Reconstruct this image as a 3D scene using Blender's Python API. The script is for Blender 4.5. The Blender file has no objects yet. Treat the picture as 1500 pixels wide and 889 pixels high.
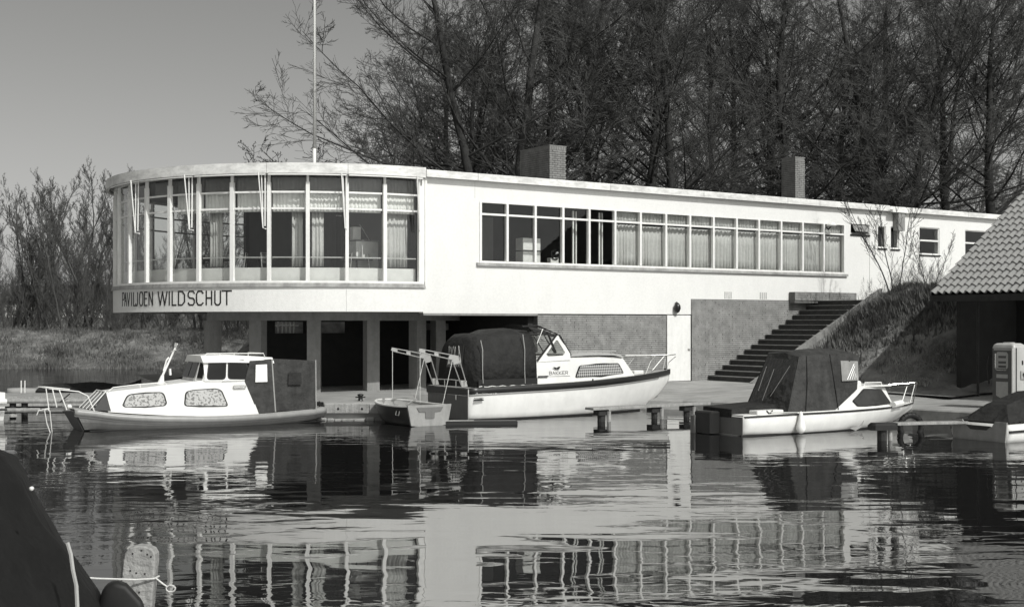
import bpy, math, random
import numpy as np
from mathutils import Vector, Matrix, Euler
SC = bpy.context.scene
COL = SC.collection
EYE = 2.45                     # eye height above the water, metres
PI = math.pi
# ------------------------------------------------------------------ camera
cam = bpy.data.objects.new("camera", bpy.data.cameras.new("camera"))
COL.objects.link(cam)
cam.location = (0, 0, EYE)
cam.rotation_euler = (PI / 2, 0, 0)
cam.data.sensor_width = 36
cam.data.lens = 36 * 1850 / 1500
cam.data.shift_y = 27.5 / 1500
cam.data.clip_start = 0.1
cam.data.clip_end = 5000
SC.camera = cam
SC.view_settings.view_transform = 'Standard'
SC.view_settings.look = 'None'
SC.view_settings.gamma = 1
SC.view_settings.exposure = 0.0
# ------------------------------------------------------------------ light
SUN = Vector((0.60, -0.80, 1.0)).normalized()          # towards the sun, 45 degrees up
sl = bpy.data.lights.new("sun", 'SUN')
sl.energy = 3.45
sl.angle = math.radians(0.5)
sl.color = (1, 0.995, 0.97)
so = bpy.data.objects.new("sun", sl)
so.rotation_euler = SUN.to_track_quat('Z', 'Y').to_euler()
COL.objects.link(so)
w = bpy.data.worlds.new("World")
SC.world = w
w.use_nodes = True
nt = w.node_tree
nt.nodes.clear()
sky = nt.nodes.new('ShaderNodeTexSky')
sky.sky_type = 'NISHITA'
sky.sun_disc = False
sky.sun_elevation = math.radians(45)
sky.sun_rotation = math.atan2(SUN.x, SUN.y)
sky.dust_density = 2.2
sep = nt.nodes.new('ShaderNodeSeparateColor')           # panchromatic film behind a red filter
bw = nt.nodes.new('ShaderNodeCombineColor')
bg = nt.nodes.new('ShaderNodeBackground')
bg.inputs[1].default_value = 0.128
wo = nt.nodes.new('ShaderNodeOutputWorld')
mulb = nt.nodes.new('ShaderNodeMath'); mulb.operation = 'MULTIPLY'; mulb.inputs[1].default_value = 0.972
nt.links.new(sky.outputs[0], sep.inputs[0])
nt.links.new(sep.outputs[0], bw.inputs[0])
nt.links.new(sep.outputs[0], bw.inputs[1])
nt.links.new(sep.outputs[0], mulb.inputs[0])
nt.links.new(mulb.outputs[0], bw.inputs[2])
nt.links.new(bw.outputs[0], bg.inputs[0])
nt.links.new(bg.outputs[0], wo.inputs[0])

# ------------------------------------------------------------------ materials
MATS = {}
def mat(name, v, rough=0.8, var=0.12, scale=6.0, bump=0.0, bscale=40.0, spec=0.3, metal=0.0,
        stain=0.0, stscale=(1.5, 1.5, 0.4), v2=None, bdist=.03):
    if name in MATS: return MATS[name]
    m = bpy.data.materials.new(name); m.use_nodes = True
    n = m.node_tree; b = n.nodes['Principled BSDF']
    b.inputs['Roughness'].default_value = rough
    b.inputs['Specular IOR Level'].default_value = spec
    b.inputs['Metallic'].default_value = metal
    tc = n.nodes.new('ShaderNodeTexCoord')
    nz = n.nodes.new('ShaderNodeTexNoise'); nz.inputs['Scale'].default_value = scale
    nz.inputs['Detail'].default_value = 6; nz.inputs['Roughness'].default_value = 0.65
    n.links.new(tc.outputs['Object'], nz.inputs['Vector'])
    rp = n.nodes.new('ShaderNodeValToRGB')
    lo = max(0.0, v * (1 - var)); hi = v2 if v2 is not None else min(1, v * (1 + var))
    rp.color_ramp.elements[0].position = 0.3; rp.color_ramp.elements[1].position = 0.7
    rp.color_ramp.elements[0].color = (lo, lo, lo * .97, 1)
    rp.color_ramp.elements[1].color = (hi, hi, hi * .97, 1)
    n.links.new(nz.outputs['Fac'], rp.inputs['Fac'])
    out = rp.outputs['Color']
    if stain > 0:
        mp = n.nodes.new('ShaderNodeMapping'); mp.inputs['Scale'].default_value = stscale
        n.links.new(tc.outputs['Object'], mp.inputs['Vector'])
        z2 = n.nodes.new('ShaderNodeTexNoise'); z2.inputs['Scale'].default_value = 2.5
        z2.inputs['Detail'].default_value = 8; z2.inputs['Roughness'].default_value = .7
        n.links.new(mp.outputs[0], z2.inputs['Vector'])
        r2 = n.nodes.new('ShaderNodeValToRGB')
        r2.color_ramp.elements[0].position = 0.36; r2.color_ramp.elements[1].position = 0.58
        s = 1 - stain
        r2.color_ramp.elements[0].color = (s, s, s, 1); r2.color_ramp.elements[1].color = (1, 1, 1, 1)
        n.links.new(z2.outputs['Fac'], r2.inputs['Fac'])
        mx = n.nodes.new('ShaderNodeMix'); mx.data_type = 'RGBA'; mx.blend_type = 'MULTIPLY'
        mx.inputs['Factor'].default_value = 1
        n.links.new(out, mx.inputs['A']); n.links.new(r2.outputs['Color'], mx.inputs['B'])
        out = mx.outputs['Result']
    n.links.new(out, b.inputs['Base Color'])
    if bump > 0:
        z3 = n.nodes.new('ShaderNodeTexNoise'); z3.inputs['Scale'].default_value = bscale
        z3.inputs['Detail'].default_value = 4
        n.links.new(tc.outputs['Object'], z3.inputs['Vector'])
        bp = n.nodes.new('ShaderNodeBump'); bp.inputs['Strength'].default_value = bump
        bp.inputs['Distance'].default_value = bdist
        n.links.new(z3.outputs['Fac'], bp.inputs['Height'])
        n.links.new(bp.outputs[0], b.inputs['Normal'])
    MATS[name] = m
    return m
M_render = mat('white_render', .72, .85, .05, 14, .3, 60, stain=.05, stscale=(.6, .6, .35))
M_fascia = mat('fascia_paint', .72, .6, .06, 9, stain=.3, stscale=(.9, .9, 2.5))
M_wpaint = mat('white_paint', .75, .45, .05, 8, stain=.1)
M_gpaint = mat('grey_paint', .26, .6, .1, 8, stain=.2)
M_brick = mat('brick', .27, .9, .30, 3.1, .4, 50)
M_brick2 = mat('dark_brick', .21, .9, .3, 3.3, .4, 50)
M_mortar = mat('mortar', .12, .95, .2, 10)
M_conc = mat('concrete', .24, .9, .15, 3, .3, 30, stain=.3, stscale=(1, 1, 1))
M_quay = mat('quay_concrete', .30, .9, .16, .9, .25, 8, stain=.28, stscale=(.35, 1.1, 1))
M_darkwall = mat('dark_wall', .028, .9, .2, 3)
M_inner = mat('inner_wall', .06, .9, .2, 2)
M_ceiling = mat('soffit_render', .34, .9, .1, 3)
M_roof = mat('roof_felt', .14, .95, .2, 4)
M_ledge = mat('sill_stone', .38, .8, .25, 6, stain=.3)
M_paint_black = mat('black_letter_paint', .015, .5, .1, 8)
M_curtain = mat('curtain_cloth', .46, .95, .10, 12)
M_net = mat('net_curtain', .78, .95, .06, 12)
M_steel = mat('galvanised_metal', .45, .45, .1, 20, metal=.3)
M_hullw = mat('white_hull_paint', .70, .35, .05, 3, spec=.5, stain=.07, stscale=(1.2, 1.2, .8))
M_hullg = mat('grey_hull_paint', .13, .4, .06, 5, spec=.45, stain=.12, stscale=(3, 3, .6))
M_hullg2 = mat('light_grey_paint', .34, .4, .06, 5, spec=.45, stain=.12)
M_hullk = mat('black_hull_paint', .018, .35, .1, 6, spec=.5)
M_canvas = mat('boat_canvas', .026, .8, .2, 2.5, .8, 4.5, spec=.2, stain=.25, bdist=.10)
M_canvas_g = mat('faded_canvas', .048, .8, .2, 2.5, .8, 4.0, spec=.2, stain=.35, bdist=.11)
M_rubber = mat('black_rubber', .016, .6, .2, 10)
M_wood = mat('weathered_wood', .30, .85, .25, 6, .4, 30, stain=.3, stscale=(6, 6, .6))
M_wood_d = mat('dark_wet_wood', .025, .75, .3, 6, .4, 30)
M_rope = mat('rope', .55, .9, .1, 20)
M_chrome = mat('chrome', .7, .2, .05, 20, metal=1)
M_bark = mat('bark', .036, .9, .3, 2, .5, 12, stain=.25)
M_farw = mat('hazy_far_twigs', .13, .9, .2, 1)  # paler for distance: haze put into the twig colour
M_twig = mat('twigs', .078, .9, .2, 1)
M_bark2 = mat('pale_bark', .085, .9, .3, 2, .5, 12)
M_twig2 = mat('pale_hazy_twigs', .085, .9, .2, 1)  # pale twigs, lightened further to paint in some distance haze
M_grass = mat('rough_grass', .12, .95, .6, 1.3, .8, 14, v2=.24)
M_bblade = mat('bank_grass_blades', .12, .9, .6, .7)
M_blade = mat('grass_blades', .26, .9, .5, .9)
M_leaf = mat('dead_leaves', .10, .95, .5, 3)
M_tile = mat('roof_tile_clay', .21, .7, .25, 4, .3, 30, spec=.35, stain=.25)
M_stair = mat('shaded_riser_brick', .05, .9, .25, 6, .4, 30)  # shade of the risers turned from the sun, put into the colour
M_black = mat('black_gloss', .012, .3, .1, 6, spec=.5)
M_floor = mat('floor_wood', .08, .7, .2, 4)
M_label = mat('label_enamel', .33, .4, .08, 12, spec=.5)

def glass_mat():
    m = bpy.data.materials.new('window_glass'); m.use_nodes = True; n = m.node_tree; n.nodes.clear()
    o = n.nodes.new('ShaderNodeOutputMaterial'); mx = n.nodes.new('ShaderNodeMixShader')
    tr = n.nodes.new('ShaderNodeBsdfTransparent'); tr.inputs[0].default_value = (.955, .96, .955, 1)
    gl = n.nodes.new('ShaderNodeBsdfGlossy'); gl.inputs['Roughness'].default_value = .01
    gl.inputs[0].default_value = (.9, .9, .9, 1)
    lw = n.nodes.new('ShaderNodeLayerWeight'); pw = n.nodes.new('ShaderNodeMath'); pw.operation = 'POWER'; pw.inputs[1].default_value = 4.5
    fr = n.nodes.new('ShaderNodeMath'); fr.operation = 'MULTIPLY_ADD'; fr.inputs[1].default_value = .9; fr.inputs[2].default_value = .03
    n.links.new(lw.outputs['Facing'], pw.inputs[0]); n.links.new(pw.outputs[0], fr.inputs[0])
    n.links.new(fr.outputs[0], mx.inputs[0]); n.links.new(tr.outputs[0], mx.inputs[1]); n.links.new(gl.outputs[0], mx.inputs[2])
    n.links.new(mx.outputs[0], o.inputs[0]); return m
M_glass = glass_mat()

def pattern_mat(name, kind):
    m = bpy.data.materials.new(name); m.use_nodes = True; n = m.node_tree; b = n.nodes['Principled BSDF']
    b.inputs['Roughness'].default_value = .9
    tc = n.nodes.new('ShaderNodeTexCoord')
    rp = n.nodes.new('ShaderNodeValToRGB')
    if kind == 'floral':
        nz = n.nodes.new('ShaderNodeTexNoise'); nz.inputs['Scale'].default_value = 20; nz.inputs['Detail'].default_value = 5
        n.links.new(tc.outputs['Object'], nz.inputs['Vector'])
        rp.color_ramp.elements[0].position = .42; rp.color_ramp.elements[1].position = .5
        rp.color_ramp.elements[0].color = (.17, .17, .165, 1); rp.color_ramp.elements[1].color = (.42, .42, .41, 1)
        n.links.new(nz.outputs['Fac'], rp.inputs['Fac']); n.links.new(rp.outputs[0], b.inputs['Base Color'])
    else:   # checked gingham: product of two wave bands
        sx = n.nodes.new('ShaderNodeSeparateXYZ'); n.links.new(tc.outputs['Object'], sx.inputs[0])
        outs = []
        for ax in ('X', 'Z'):
            mu = n.nodes.new('ShaderNodeMath'); mu.operation = 'MULTIPLY'; mu.inputs[1].default_value = 1 / .072
            fc = n.nodes.new('ShaderNodeMath'); fc.operation = 'FRACT'
            gt = n.nodes.new('ShaderNodeMath'); gt.operation = 'GREATER_THAN'; gt.inputs[1].default_value = .48
            n.links.new(sx.outputs[ax], mu.inputs[0]); n.links.new(mu.outputs[0], fc.inputs[0]); n.links.new(fc.outputs[0], gt.inputs[0])
            outs.append(gt)
        ad = n.nodes.new('ShaderNodeMath'); ad.operation = 'ADD'
        n.links.new(outs[0].outputs[0], ad.inputs[0]); n.links.new(outs[1].outputs[0], ad.inputs[1])
        dv = n.nodes.new('ShaderNodeMath'); dv.operation = 'MULTIPLY'; dv.inputs[1].default_value = .5
        n.links.new(ad.outputs[0], dv.inputs[0])
        rp.color_ramp.elements[0].color = (.03, .03, .03, 1); rp.color_ramp.elements[1].color = (.42, .42, .41, 1)
        n.links.new(dv.outputs[0], rp.inputs['Fac']); n.links.new(rp.outputs[0], b.inputs['Base Color'])
    return m
M_floral = pattern_mat('floral_curtain', 'floral')
M_check = pattern_mat('checked_curtain', 'check')

def water_mat():
    m = bpy.data.materials.new('harbour_water'); m.use_nodes = True; n = m.node_tree; n.nodes.clear()
    o = n.nodes.new('ShaderNodeOutputMaterial'); mx = n.nodes.new('ShaderNodeMixShader')
    df = n.nodes.new('ShaderNodeBsdfDiffuse'); df.inputs[0].default_value = (.010, .010, .010, 1)
    gl = n.nodes.new('ShaderNodeBsdfGlossy'); gl.inputs['Roughness'].default_value = .015
    gl.inputs[0].default_value = (.95, .95, .95, 1)
    fr = n.nodes.new('ShaderNodeFresnel'); fr.inputs[0].default_value = 4.2
    tc = n.nodes.new('ShaderNodeTexCoord')
    def noise(sc, scale, det, dist=0.0, rot=0):
        mp = n.nodes.new('ShaderNodeMapping'); mp.inputs['Scale'].default_value = sc; mp.inputs['Rotation'].default_value = (0, 0, rot)
        n.links.new(tc.outputs['Object'], mp.inputs['Vector'])
        z = n.nodes.new('ShaderNodeTexNoise'); z.inputs['Scale'].default_value = scale; z.inputs['Detail'].default_value = det
        z.inputs['Distortion'].default_value = dist
        n.links.new(mp.outputs[0], z.inputs['Vector']); return z
    a = noise((.42, 1, 1), 1.1, 1.5, .25, .06)      # long low swell
    b = noise((.40, 1.0, 1), 3.2, 2.5, .5, -.05)        # small ripples
    c = noise((.16, .4, 1), .5, 3, .8, .1)          # patches of breeze
    r = n.nodes.new('ShaderNodeValToRGB'); r.color_ramp.elements[0].position = .40; r.color_ramp.elements[1].position = .62
    r.color_ramp.elements[0].color = (.05, .05, .05, 1)
    n.links.new(c.outputs['Fac'], r.inputs['Fac'])
    mb = n.nodes.new('ShaderNodeMath'); mb.operation = 'MULTIPLY'
    n.links.new(b.outputs['Fac'], mb.inputs[0]); n.links.new(r.outputs[0], mb.inputs[1])
    s1 = n.nodes.new('ShaderNodeMath'); s1.operation = 'MULTIPLY'; s1.inputs[1].default_value = WAVE_A
    n.links.new(a.outputs['Fac'], s1.inputs[0])
    s2 = n.nodes.new('ShaderNodeMath'); s2.operation = 'MULTIPLY'; s2.inputs[1].default_value = WAVE_B
    n.links.new(mb.outputs[0], s2.inputs[0])
    ad = n.nodes.new('ShaderNodeMath'); ad.operation = 'ADD'
    n.links.new(s1.outputs[0], ad.inputs[0]); n.links.new(s2.outputs[0], ad.inputs[1])
    bp = n.nodes.new('ShaderNodeBump'); bp.inputs['Strength'].default_value = 1; bp.inputs['Distance'].default_value = 1
    n.links.new(ad.outputs[0], bp.inputs['Height'])
    for x in (df, gl, fr): n.links.new(bp.outputs[0], x.inputs['Normal'])
    n.links.new(fr.outputs[0], mx.inputs[0]); n.links.new(df.outputs[0], mx.inputs[1]); n.links.new(gl.outputs[0], mx.inputs[2])
    n.links.new(mx.outputs[0], o.inputs[0]); return m
WAVE_A = .0120; WAVE_B = .0072
M_water = water_mat()

# ------------------------------------------------------------------ mesh helpers
class MB:
    def __init__(s): s.v = []; s.f = []
    def box(s, x0, x1, y0, y1, z0, z1):
        i = len(s.v)
        s.v += [(x0, y0, z0), (x1, y0, z0), (x1, y1, z0), (x0, y1, z0), (x0, y0, z1), (x1, y0, z1), (x1, y1, z1), (x0, y1, z1)]
        s.f += [(i, i+3, i+2, i+1), (i+4, i+5, i+6, i+7), (i, i+1, i+5, i+4), (i+1, i+2, i+6, i+5), (i+2, i+3, i+7, i+6), (i+3, i, i+4, i+7)]
        return s
    def bbox(s, x0, x1, y0, y1, z0, z1, c=.01):      # box with chamfered vertical and top edges
        if min(x1-x0, y1-y0) < 2.2*c: return s.box(x0, x1, y0, y1, z0, z1)
        ring = lambda x0, x1, y0, y1, z, c: [(x0+c, y0, z), (x1-c, y0, z), (x1, y0+c, z), (x1, y1-c, z), (x1-c, y1, z), (x0+c, y1, z), (x0, y1-c, z), (x0, y0+c, z)]
        s.loft([ring(x0, x1, y0, y1, z0, c), ring(x0, x1, y0, y1, z1-c, c), ring(x0+c, x1-c, y0+c, y1-c, z1, c*.6)])
        return s
    def hexa(s, p):                                   # eight corners, bottom four then top four
        i = len(s.v); s.v += [tuple(q) for q in p]
        s.f += [(i, i+3, i+2, i+1), (i+4, i+5, i+6, i+7), (i, i+1, i+5, i+4), (i+1, i+2, i+6, i+5), (i+2, i+3, i+7, i+6), (i+3, i, i+4, i+7)]
        return s
    def loft(s, rings, closed=True, caps=True):
        i = len(s.v); n = len(rings[0])
        for r in rings: s.v += [tuple(q) for q in r]
        m = n if closed else n - 1
        for a in range(len(rings) - 1):
            for b in range(m):
                c = (b + 1) % n
                s.f.append((i+a*n+b, i+a*n+c, i+(a+1)*n+c, i+(a+1)*n+b))
        if caps and closed:
            s.f.append(tuple(i+b for b in reversed(range(n))))
            s.f.append(tuple(i+(len(rings)-1)*n+b for b in range(n)))
        return s
    def tube(s, pts, r, n=8, r2=None, caps=True):
        pts = [Vector(p) for p in pts]; rings = []
        up = None
        for k, p in enumerate(pts):
            d = (pts[min(k+1, len(pts)-1)] - pts[max(k-1, 0)]).normalized()
            if up is None: up = Vector((0, 0, 1)) if abs(d.z) < .9 else Vector((1, 0, 0))
            a = d.cross(up).normalized(); b = d.cross(a).normalized(); up = -b if (-b).dot(up) > 0 else b
            f = k / max(1, len(pts)-1); rr = r + (r2 - r) * f if r2 is not None else r
            rings.append([p + a*math.cos(t)*rr + b*math.sin(t)*rr for t in [2*PI*q/n for q in range(n)]])
        return s.loft(rings, True, caps)
    def prism(s, poly, z0, z1):                       # plan polygon extruded upward
        return s.loft([[(x, y, z0) for x, y in poly], [(x, y, z1) for x, y in poly]])
    def slab(s, poly, d):                             # 3-D polygon given thickness vector d
        d = Vector(d); return s.loft([[Vector(p) for p in poly], [Vector(p) + d for p in poly]])
    def lathe(s, prof, c=(0, 0, 0), n=16):
        return s.loft([[(c[0]+r*math.cos(2*PI*k/n), c[1]+r*math.sin(2*PI*k/n), c[2]+z) for k in range(n)] for r, z in prof])
    def grid(s, fn, nu, nv):
        i = len(s.v)
        for a in range(nu+1):
            for b in range(nv+1): s.v.append(tuple(fn(a/nu, b/nv)))
        for a in range(nu):
            for b in range(nv):
                k = i+a*(nv+1)+b; s.f.append((k, k+nv+1, k+nv+2, k+1))
        return s
    def mesh(s, name, m, smooth=False):
        me = bpy.data.meshes.new(name); me.from_pydata(s.v, [], s.f); me.validate()
        if m: me.materials.append(m)
        if smooth: me.polygons.foreach_set('use_smooth', [True]*len(me.polygons))
        me.update(); return me
    def build(s, name, m, parent=None, smooth=False, loc=None, label=None):
        o = bpy.data.objects.new(name, s.mesh(name, m, smooth)); COL.objects.link(o)
        if parent: o.parent = parent
        if loc: o.location = loc
        if label: o['label'] = label
        fixn(o.data)
        return o
import bmesh
def fixn(me):
    b = bmesh.new(); b.from_mesh(me); bmesh.ops.recalc_face_normals(b, faces=b.faces); b.to_mesh(me); b.free()
def obj(name, me, parent=None, loc=None, rot=None, label=None):
    o = bpy.data.objects.new(name, me); COL.objects.link(o)
    if parent: o.parent = parent
    if loc: o.location = loc
    if rot: o.rotation_euler = rot
    if label: o['label'] = label
    return o
def tag(o, label, cat, group=None):
    o['label'] = label; o['category'] = cat
    if group: o['group'] = group
    return o
def struct(o): o['kind'] = 'structure'; return o
def stuff(o): o['kind'] = 'stuff'; return o
def empty(name, loc, rz, label, cat, group=None):
    o = bpy.data.objects.new(name, None); COL.objects.link(o); o.empty_display_size = .3
    o.location = loc; o.rotation_euler = (0, 0, rz); return tag(o, label, cat, group)
def ring(n, r, cx, cy, z, a0=0): return [(cx+r*math.cos(a0+2*PI*k/n), cy+r*math.sin(a0+2*PI*k/n), z) for k in range(n)]
def wall_holes(mb, xs, zs, solid, y0, y1):
    """grid wall between planes y0 and y1; solid(i,j) says whether the cell is wall; inner faces skipped"""
    nx, nz = len(xs)-1, len(zs)-1
    S = lambda i, j: 0 <= i < nx and 0 <= j < nz and solid(i, j)
    V = {}
    def v(i, y, j):
        k = (i, y, j)
        if k not in V: V[k] = len(mb.v); mb.v.append((xs[i], y, zs[j]))
        return V[k]
    for i in range(nx):
        for j in range(nz):
            if not S(i, j): continue
            for y in (y0, y1): mb.f.append((v(i, y, j), v(i+1, y, j), v(i+1, y, j+1), v(i, y, j+1)))
            if not S(i-1, j): mb.f.append((v(i, y0, j), v(i, y1, j), v(i, y1, j+1), v(i, y0, j+1)))
            if not S(i+1, j): mb.f.append((v(i+1, y0, j), v(i+1, y1, j), v(i+1, y1, j+1), v(i+1, y0, j+1)))
            if not S(i, j-1): mb.f.append((v(i, y0, j), v(i+1, y0, j), v(i+1, y1, j), v(i, y1, j)))
            if not S(i, j+1): mb.f.append((v(i, y0, j+1), v(i+1, y0, j+1), v(i+1, y1, j+1), v(i, y1, j+1)))
    return mb
def bricks(mb, x0, x1, z0, z1, yf, depth=.025, bl=.30, bh=.050, j=.014, seed=1, axis='x', top=None):
    """courses of single bricks standing proud of the mortar plane; axis x: face looks to -y"""
    rr = random.Random(seed); k = 0; z = z0
    while z + bh <= z1 + .001:
        x = x0 - (bl/2 if k % 2 else 0)
        while x < x1:
            a = max(x, x0); b = min(x+bl, x1)
            if b - a > .03 and (top is None or z + bh <= top((a+b)/2)):
                d = depth + rr.uniform(-.007, .007)
                if axis == 'x': mb.box(a, b-.005, yf-d, yf+.01, z, z+bh)
                else: mb.box(yf-d, yf+.01, a, b-j, z, z+bh)
            x += bl
        z += bh + j; k += 1
    return mb
# stroke letters on a 0..1 by 0..1 cell
GL = {'P': [[(0, 0), (0, 1), (.8, 1), (1, .85), (1, .6), (.8, .48), (0, .48)]], 'A': [[(0, 0), (.5, 1), (1, 0)], [(.2, .38), (.8, .38)]],
 'V': [[(0, 1), (.5, 0), (1, 1)]], 'I': [[(.5, 0), (.5, 1)]], 'L': [[(0, 1), (0, 0), (1, 0)]], 'J': [[(1, 1), (1, .15), (.75, 0), (.2, 0), (0, .15)]],
 'O': [[(.25, 0), (.75, 0), (1, .2), (1, .8), (.75, 1), (.25, 1), (0, .8), (0, .2), (.25, 0)]],
 'E': [[(1, 1), (0, 1), (0, 0), (1, 0)], [(0, .52), (.8, .52)]], 'N': [[(0, 0), (0, 1), (1, 0), (1, 1)]],
 'W': [[(0, 1), (.25, 0), (.5, 1), (.75, 0), (1, 1)]], 'D': [[(0, 0), (0, 1), (.6, 1), (1, .75), (1, .25), (.6, 0), (0, 0)]],
 'S': [[(1, .85), (.8, 1), (.2, 1), (0, .85), (0, .65), (.2, .52), (.8, .48), (1, .35), (1, .15), (.8, 0), (.2, 0), (0, .15)]],
 'C': [[(1, .85), (.75, 1), (.25, 1), (0, .8), (0, .2), (.25, 0), (.75, 0), (1, .15)]], 'H': [[(0, 0), (0, 1)], [(1, 0), (1, 1)], [(0, .5), (1, .5)]],
 'U': [[(0, 1), (0, .15), (.25, 0), (.75, 0), (1, .15), (1, 1)]], 'T': [[(.5, 0), (.5, 1)], [(0, 1), (1, 1)]],
 'B': [[(0, 0), (0, 1), (.75, 1), (.95, .85), (.95, .65), (.75, .52), (0, .52)], [(.75, .52), (1, .38), (1, .15), (.75, 0), (0, 0)]],
 'K': [[(0, 0), (0, 1)], [(1, 1), (0, .45), (1, 0)]], 'R': [[(0, 0), (0, 1), (.8, 1), (1, .85), (1, .6), (.8, .48), (0, .48)], [(.5, .48), (1, 0)]],
 'M': [[(0, 0), (0, 1), (.5, .4), (1, 1), (1, 0)]], 'G': [[(1, .85), (.75, 1), (.25, 1), (0, .8), (0, .2), (.25, 0), (.75, 0), (1, .2), (1, .48), (.6, .48)]]}
def letter(mb, ch, x0, x1, z0, z1, sw, mapf, d=.012):
    """flat strokes of width sw, thickness d; mapf(x, z, out) gives the place of a point"""
    for ln in GL[ch]:
        pts = [Vector((x0+(x1-x0)*a, z0+(z1-z0)*b)) for a, b in ln]
        for k in range(len(pts)-1):
            p, q = pts[k], pts[k+1]; t = (q-p).normalized(); nn = Vector((-t.y, t.x))*sw/2
            p = p - t*sw*.3; q = q + t*sw*.3
            c = [p-nn, q-nn, q+nn, p+nn]
            mb.hexa([mapf(v.x, v.y, .001*(k % 3)) for v in c] + [mapf(v.x, v.y, d+.0007*(k % 4)) for v in c])
    return mb
def sm(x): x = max(0., min(1., x)); return x*x*(3-2*x)
RND = random.Random(7)

# ------------------------------------------------------------------ frame of the pavilion: x along the facade, y into the building
U = Vector((.8285, .56, 0)).normalized(); N = Vector((U.y, -U.x, 0)); P0 = Vector((5.3, 40, 0)); ANG = math.atan2(U.y, U.x)
def L2W(t, y, z=0): return P0 + U*t - N*y + Vector((0, 0, z))
def W2L(x, y):
    d = Vector((x, y, 0)) - P0; return d.dot(U), -d.dot(N)
CX, CY, R = -9.35, 6.3, 6.3                       # centre of the round end, in that frame
def arc(a, r, z):
    a = math.radians(a); return (CX - r*math.sin(a), CY - r*math.cos(a), z)

# ------------------------------------------------------------------ water, banks, ground
g = MB(); g.v = [(-300, -40, 0), (400, -40, 0), (400, 260, 0), (-300, 260, 0)]; g.f = [(0, 1, 2, 3)]
struct(g.build('water', M_water))
def nz2(x, y, s, seed=0):
    from mathutils import noise
    return noise.noise(Vector((x*s, y*s, seed*7.3)))
def land_h(x, y):
    t, ly = W2L(x, y)
    sh = 66.6 + 1.2*nz2(x, 0, .08)
    a = -1.0 + 1.1*sm((y-sh+1.2)/1.5) + 1.85*sm((y-sh-.2)/7.0)
    b = -1.0 + 4.3*sm((ly-13.0)/4.5)*sm((x+13.5+.0*y)/5)
    b2 = -1.0 + 4.4*sm((t-19)/3) if ly > -6 else -1.0
    h = max(a, b, b2)
    if h > -.6: h += .16*nz2(x, y, .45, 1) + .07*nz2(x, y, 1.7, 2)
    return h
g = MB(); xs = list(np.arange(-130, 150.1, 1.25)); ys = list(np.concatenate([np.arange(38, 84, .9), np.arange(84, 150, 3), np.arange(150, 2000, 150)]))
for y in ys:
    for x in xs:
        k = 1 + max(0, y-150)/60
        g.v.append((x*k, y, land_h(x, y) if y < 150 else 2.0))
nx = len(xs)
for j in range(len(ys)-1):
    for i in range(nx-1):
        a = j*nx+i
        if max(g.v[a][2], g.v[a+1][2], g.v[a+nx][2], g.v[a+nx+1][2]) > -.95: g.f.append((a, a+1, a+nx+1, a+nx))
struct(g.build('bank_ground', M_grass, smooth=True))

# quay: front edge, middle and back rows
front = [(-11.5, 41, .45), (-9.6, 37.2, .46), (-7.6, 35.6, .45), (-6.1, 34.3, .44), (-4.75, 31.9, .42), (-2.42, 31.85, .42), (-2.85, 35.6, .46), (0.2, 36.2, .36), (3.1, 35.9, .27),
         (4.8, 35.5, .26), (6.5, 34.0, .28), (8.2, 32.6, .30), (9.9, 31.2, .32), (11.0, 29.6, .34), (12.4, 28.8, .36), (19, 26.5, .4)]
back = [(-14, 47, .5), (-10.8, 42, .5), (-9, 38.6, .49), (-7.2, 37.2, .49), (-4.3, 36.0, .49), (-3.4, 36.0, .49), (-2.3, 36.6, .50), (1.0, 38.4, .56), (4.2, 39.3, .585),
        (6.0, 39.5, .585), (7.6, 38.4, .58), (9.2, 37.0, .56), (11, 36.0, .55), (13, 35.6, .54), (14.4, 35.2, .54), (21, 33, .54)]
back2 = [(-6, 62, .5), (-2, 60, .5), (0, 58, .5), (1, 56, .5), (3, 55, .52), (4, 54, .52), (5, 53, .53), (8, 52, .56), (11, 52, .585), (13, 52, .585), (15, 52, .58), (18, 52, .56), (20, 52, .55), (22, 52, .54), (24, 52, .54), (32, 50, .54)]
g = MB(); n_ = len(front)
rows = [[(x, y, -.8) for x, y, z in front], [(x, y, z-.03) for x, y, z in front], [(x+.02, y+.03, z) for x, y, z in front], back, back2]
for r_ in rows: g.v += r_
for a in range(4):
    for b in range(n_-1): g.f.append((a*n_+b, a*n_+b+1, (a+1)*n_+b+1, (a+1)*n_+b))
struct(g.build('quay', M_quay))
# timber edge of the quay, left end
q = empty('quay_edge_timber', (-4.72, 31.83, 0), 0, 'weathered timber beam edging the quay between the two cabin cruisers', 'timber beam')
MB().bbox(0, 1.12, -.06, .02, .17, .40, .012).build('beam', M_wood, q)
MB().bbox(1.13, 2.3, -.06, .02, .165, .395, .012).build('beam', M_wood, q)
bm_ = MB().lathe([(.03, 0), (.03, .012), (.012, .02)], n=8).mesh('bolt', M_black)
for x in (.35, .95, 1.6, 2.1): obj('bolt', bm_, q, (x, -.06, .28), (PI/2, 0, 0))
g = MB()
x = 0
while x < 2.35:
    l_ = RND.uniform(.16, .5); g.bbox(x, x+l_-.012, -.10-RND.uniform(0, .06), .0, -.1, .05+RND.uniform(-.02, .03), .025); x += l_
tag(g.build('stone_footing', M_conc, None, loc=(-4.9, 31.7, 0)), 'row of rough stones at the waterline below the quay timber', 'stones')

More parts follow.
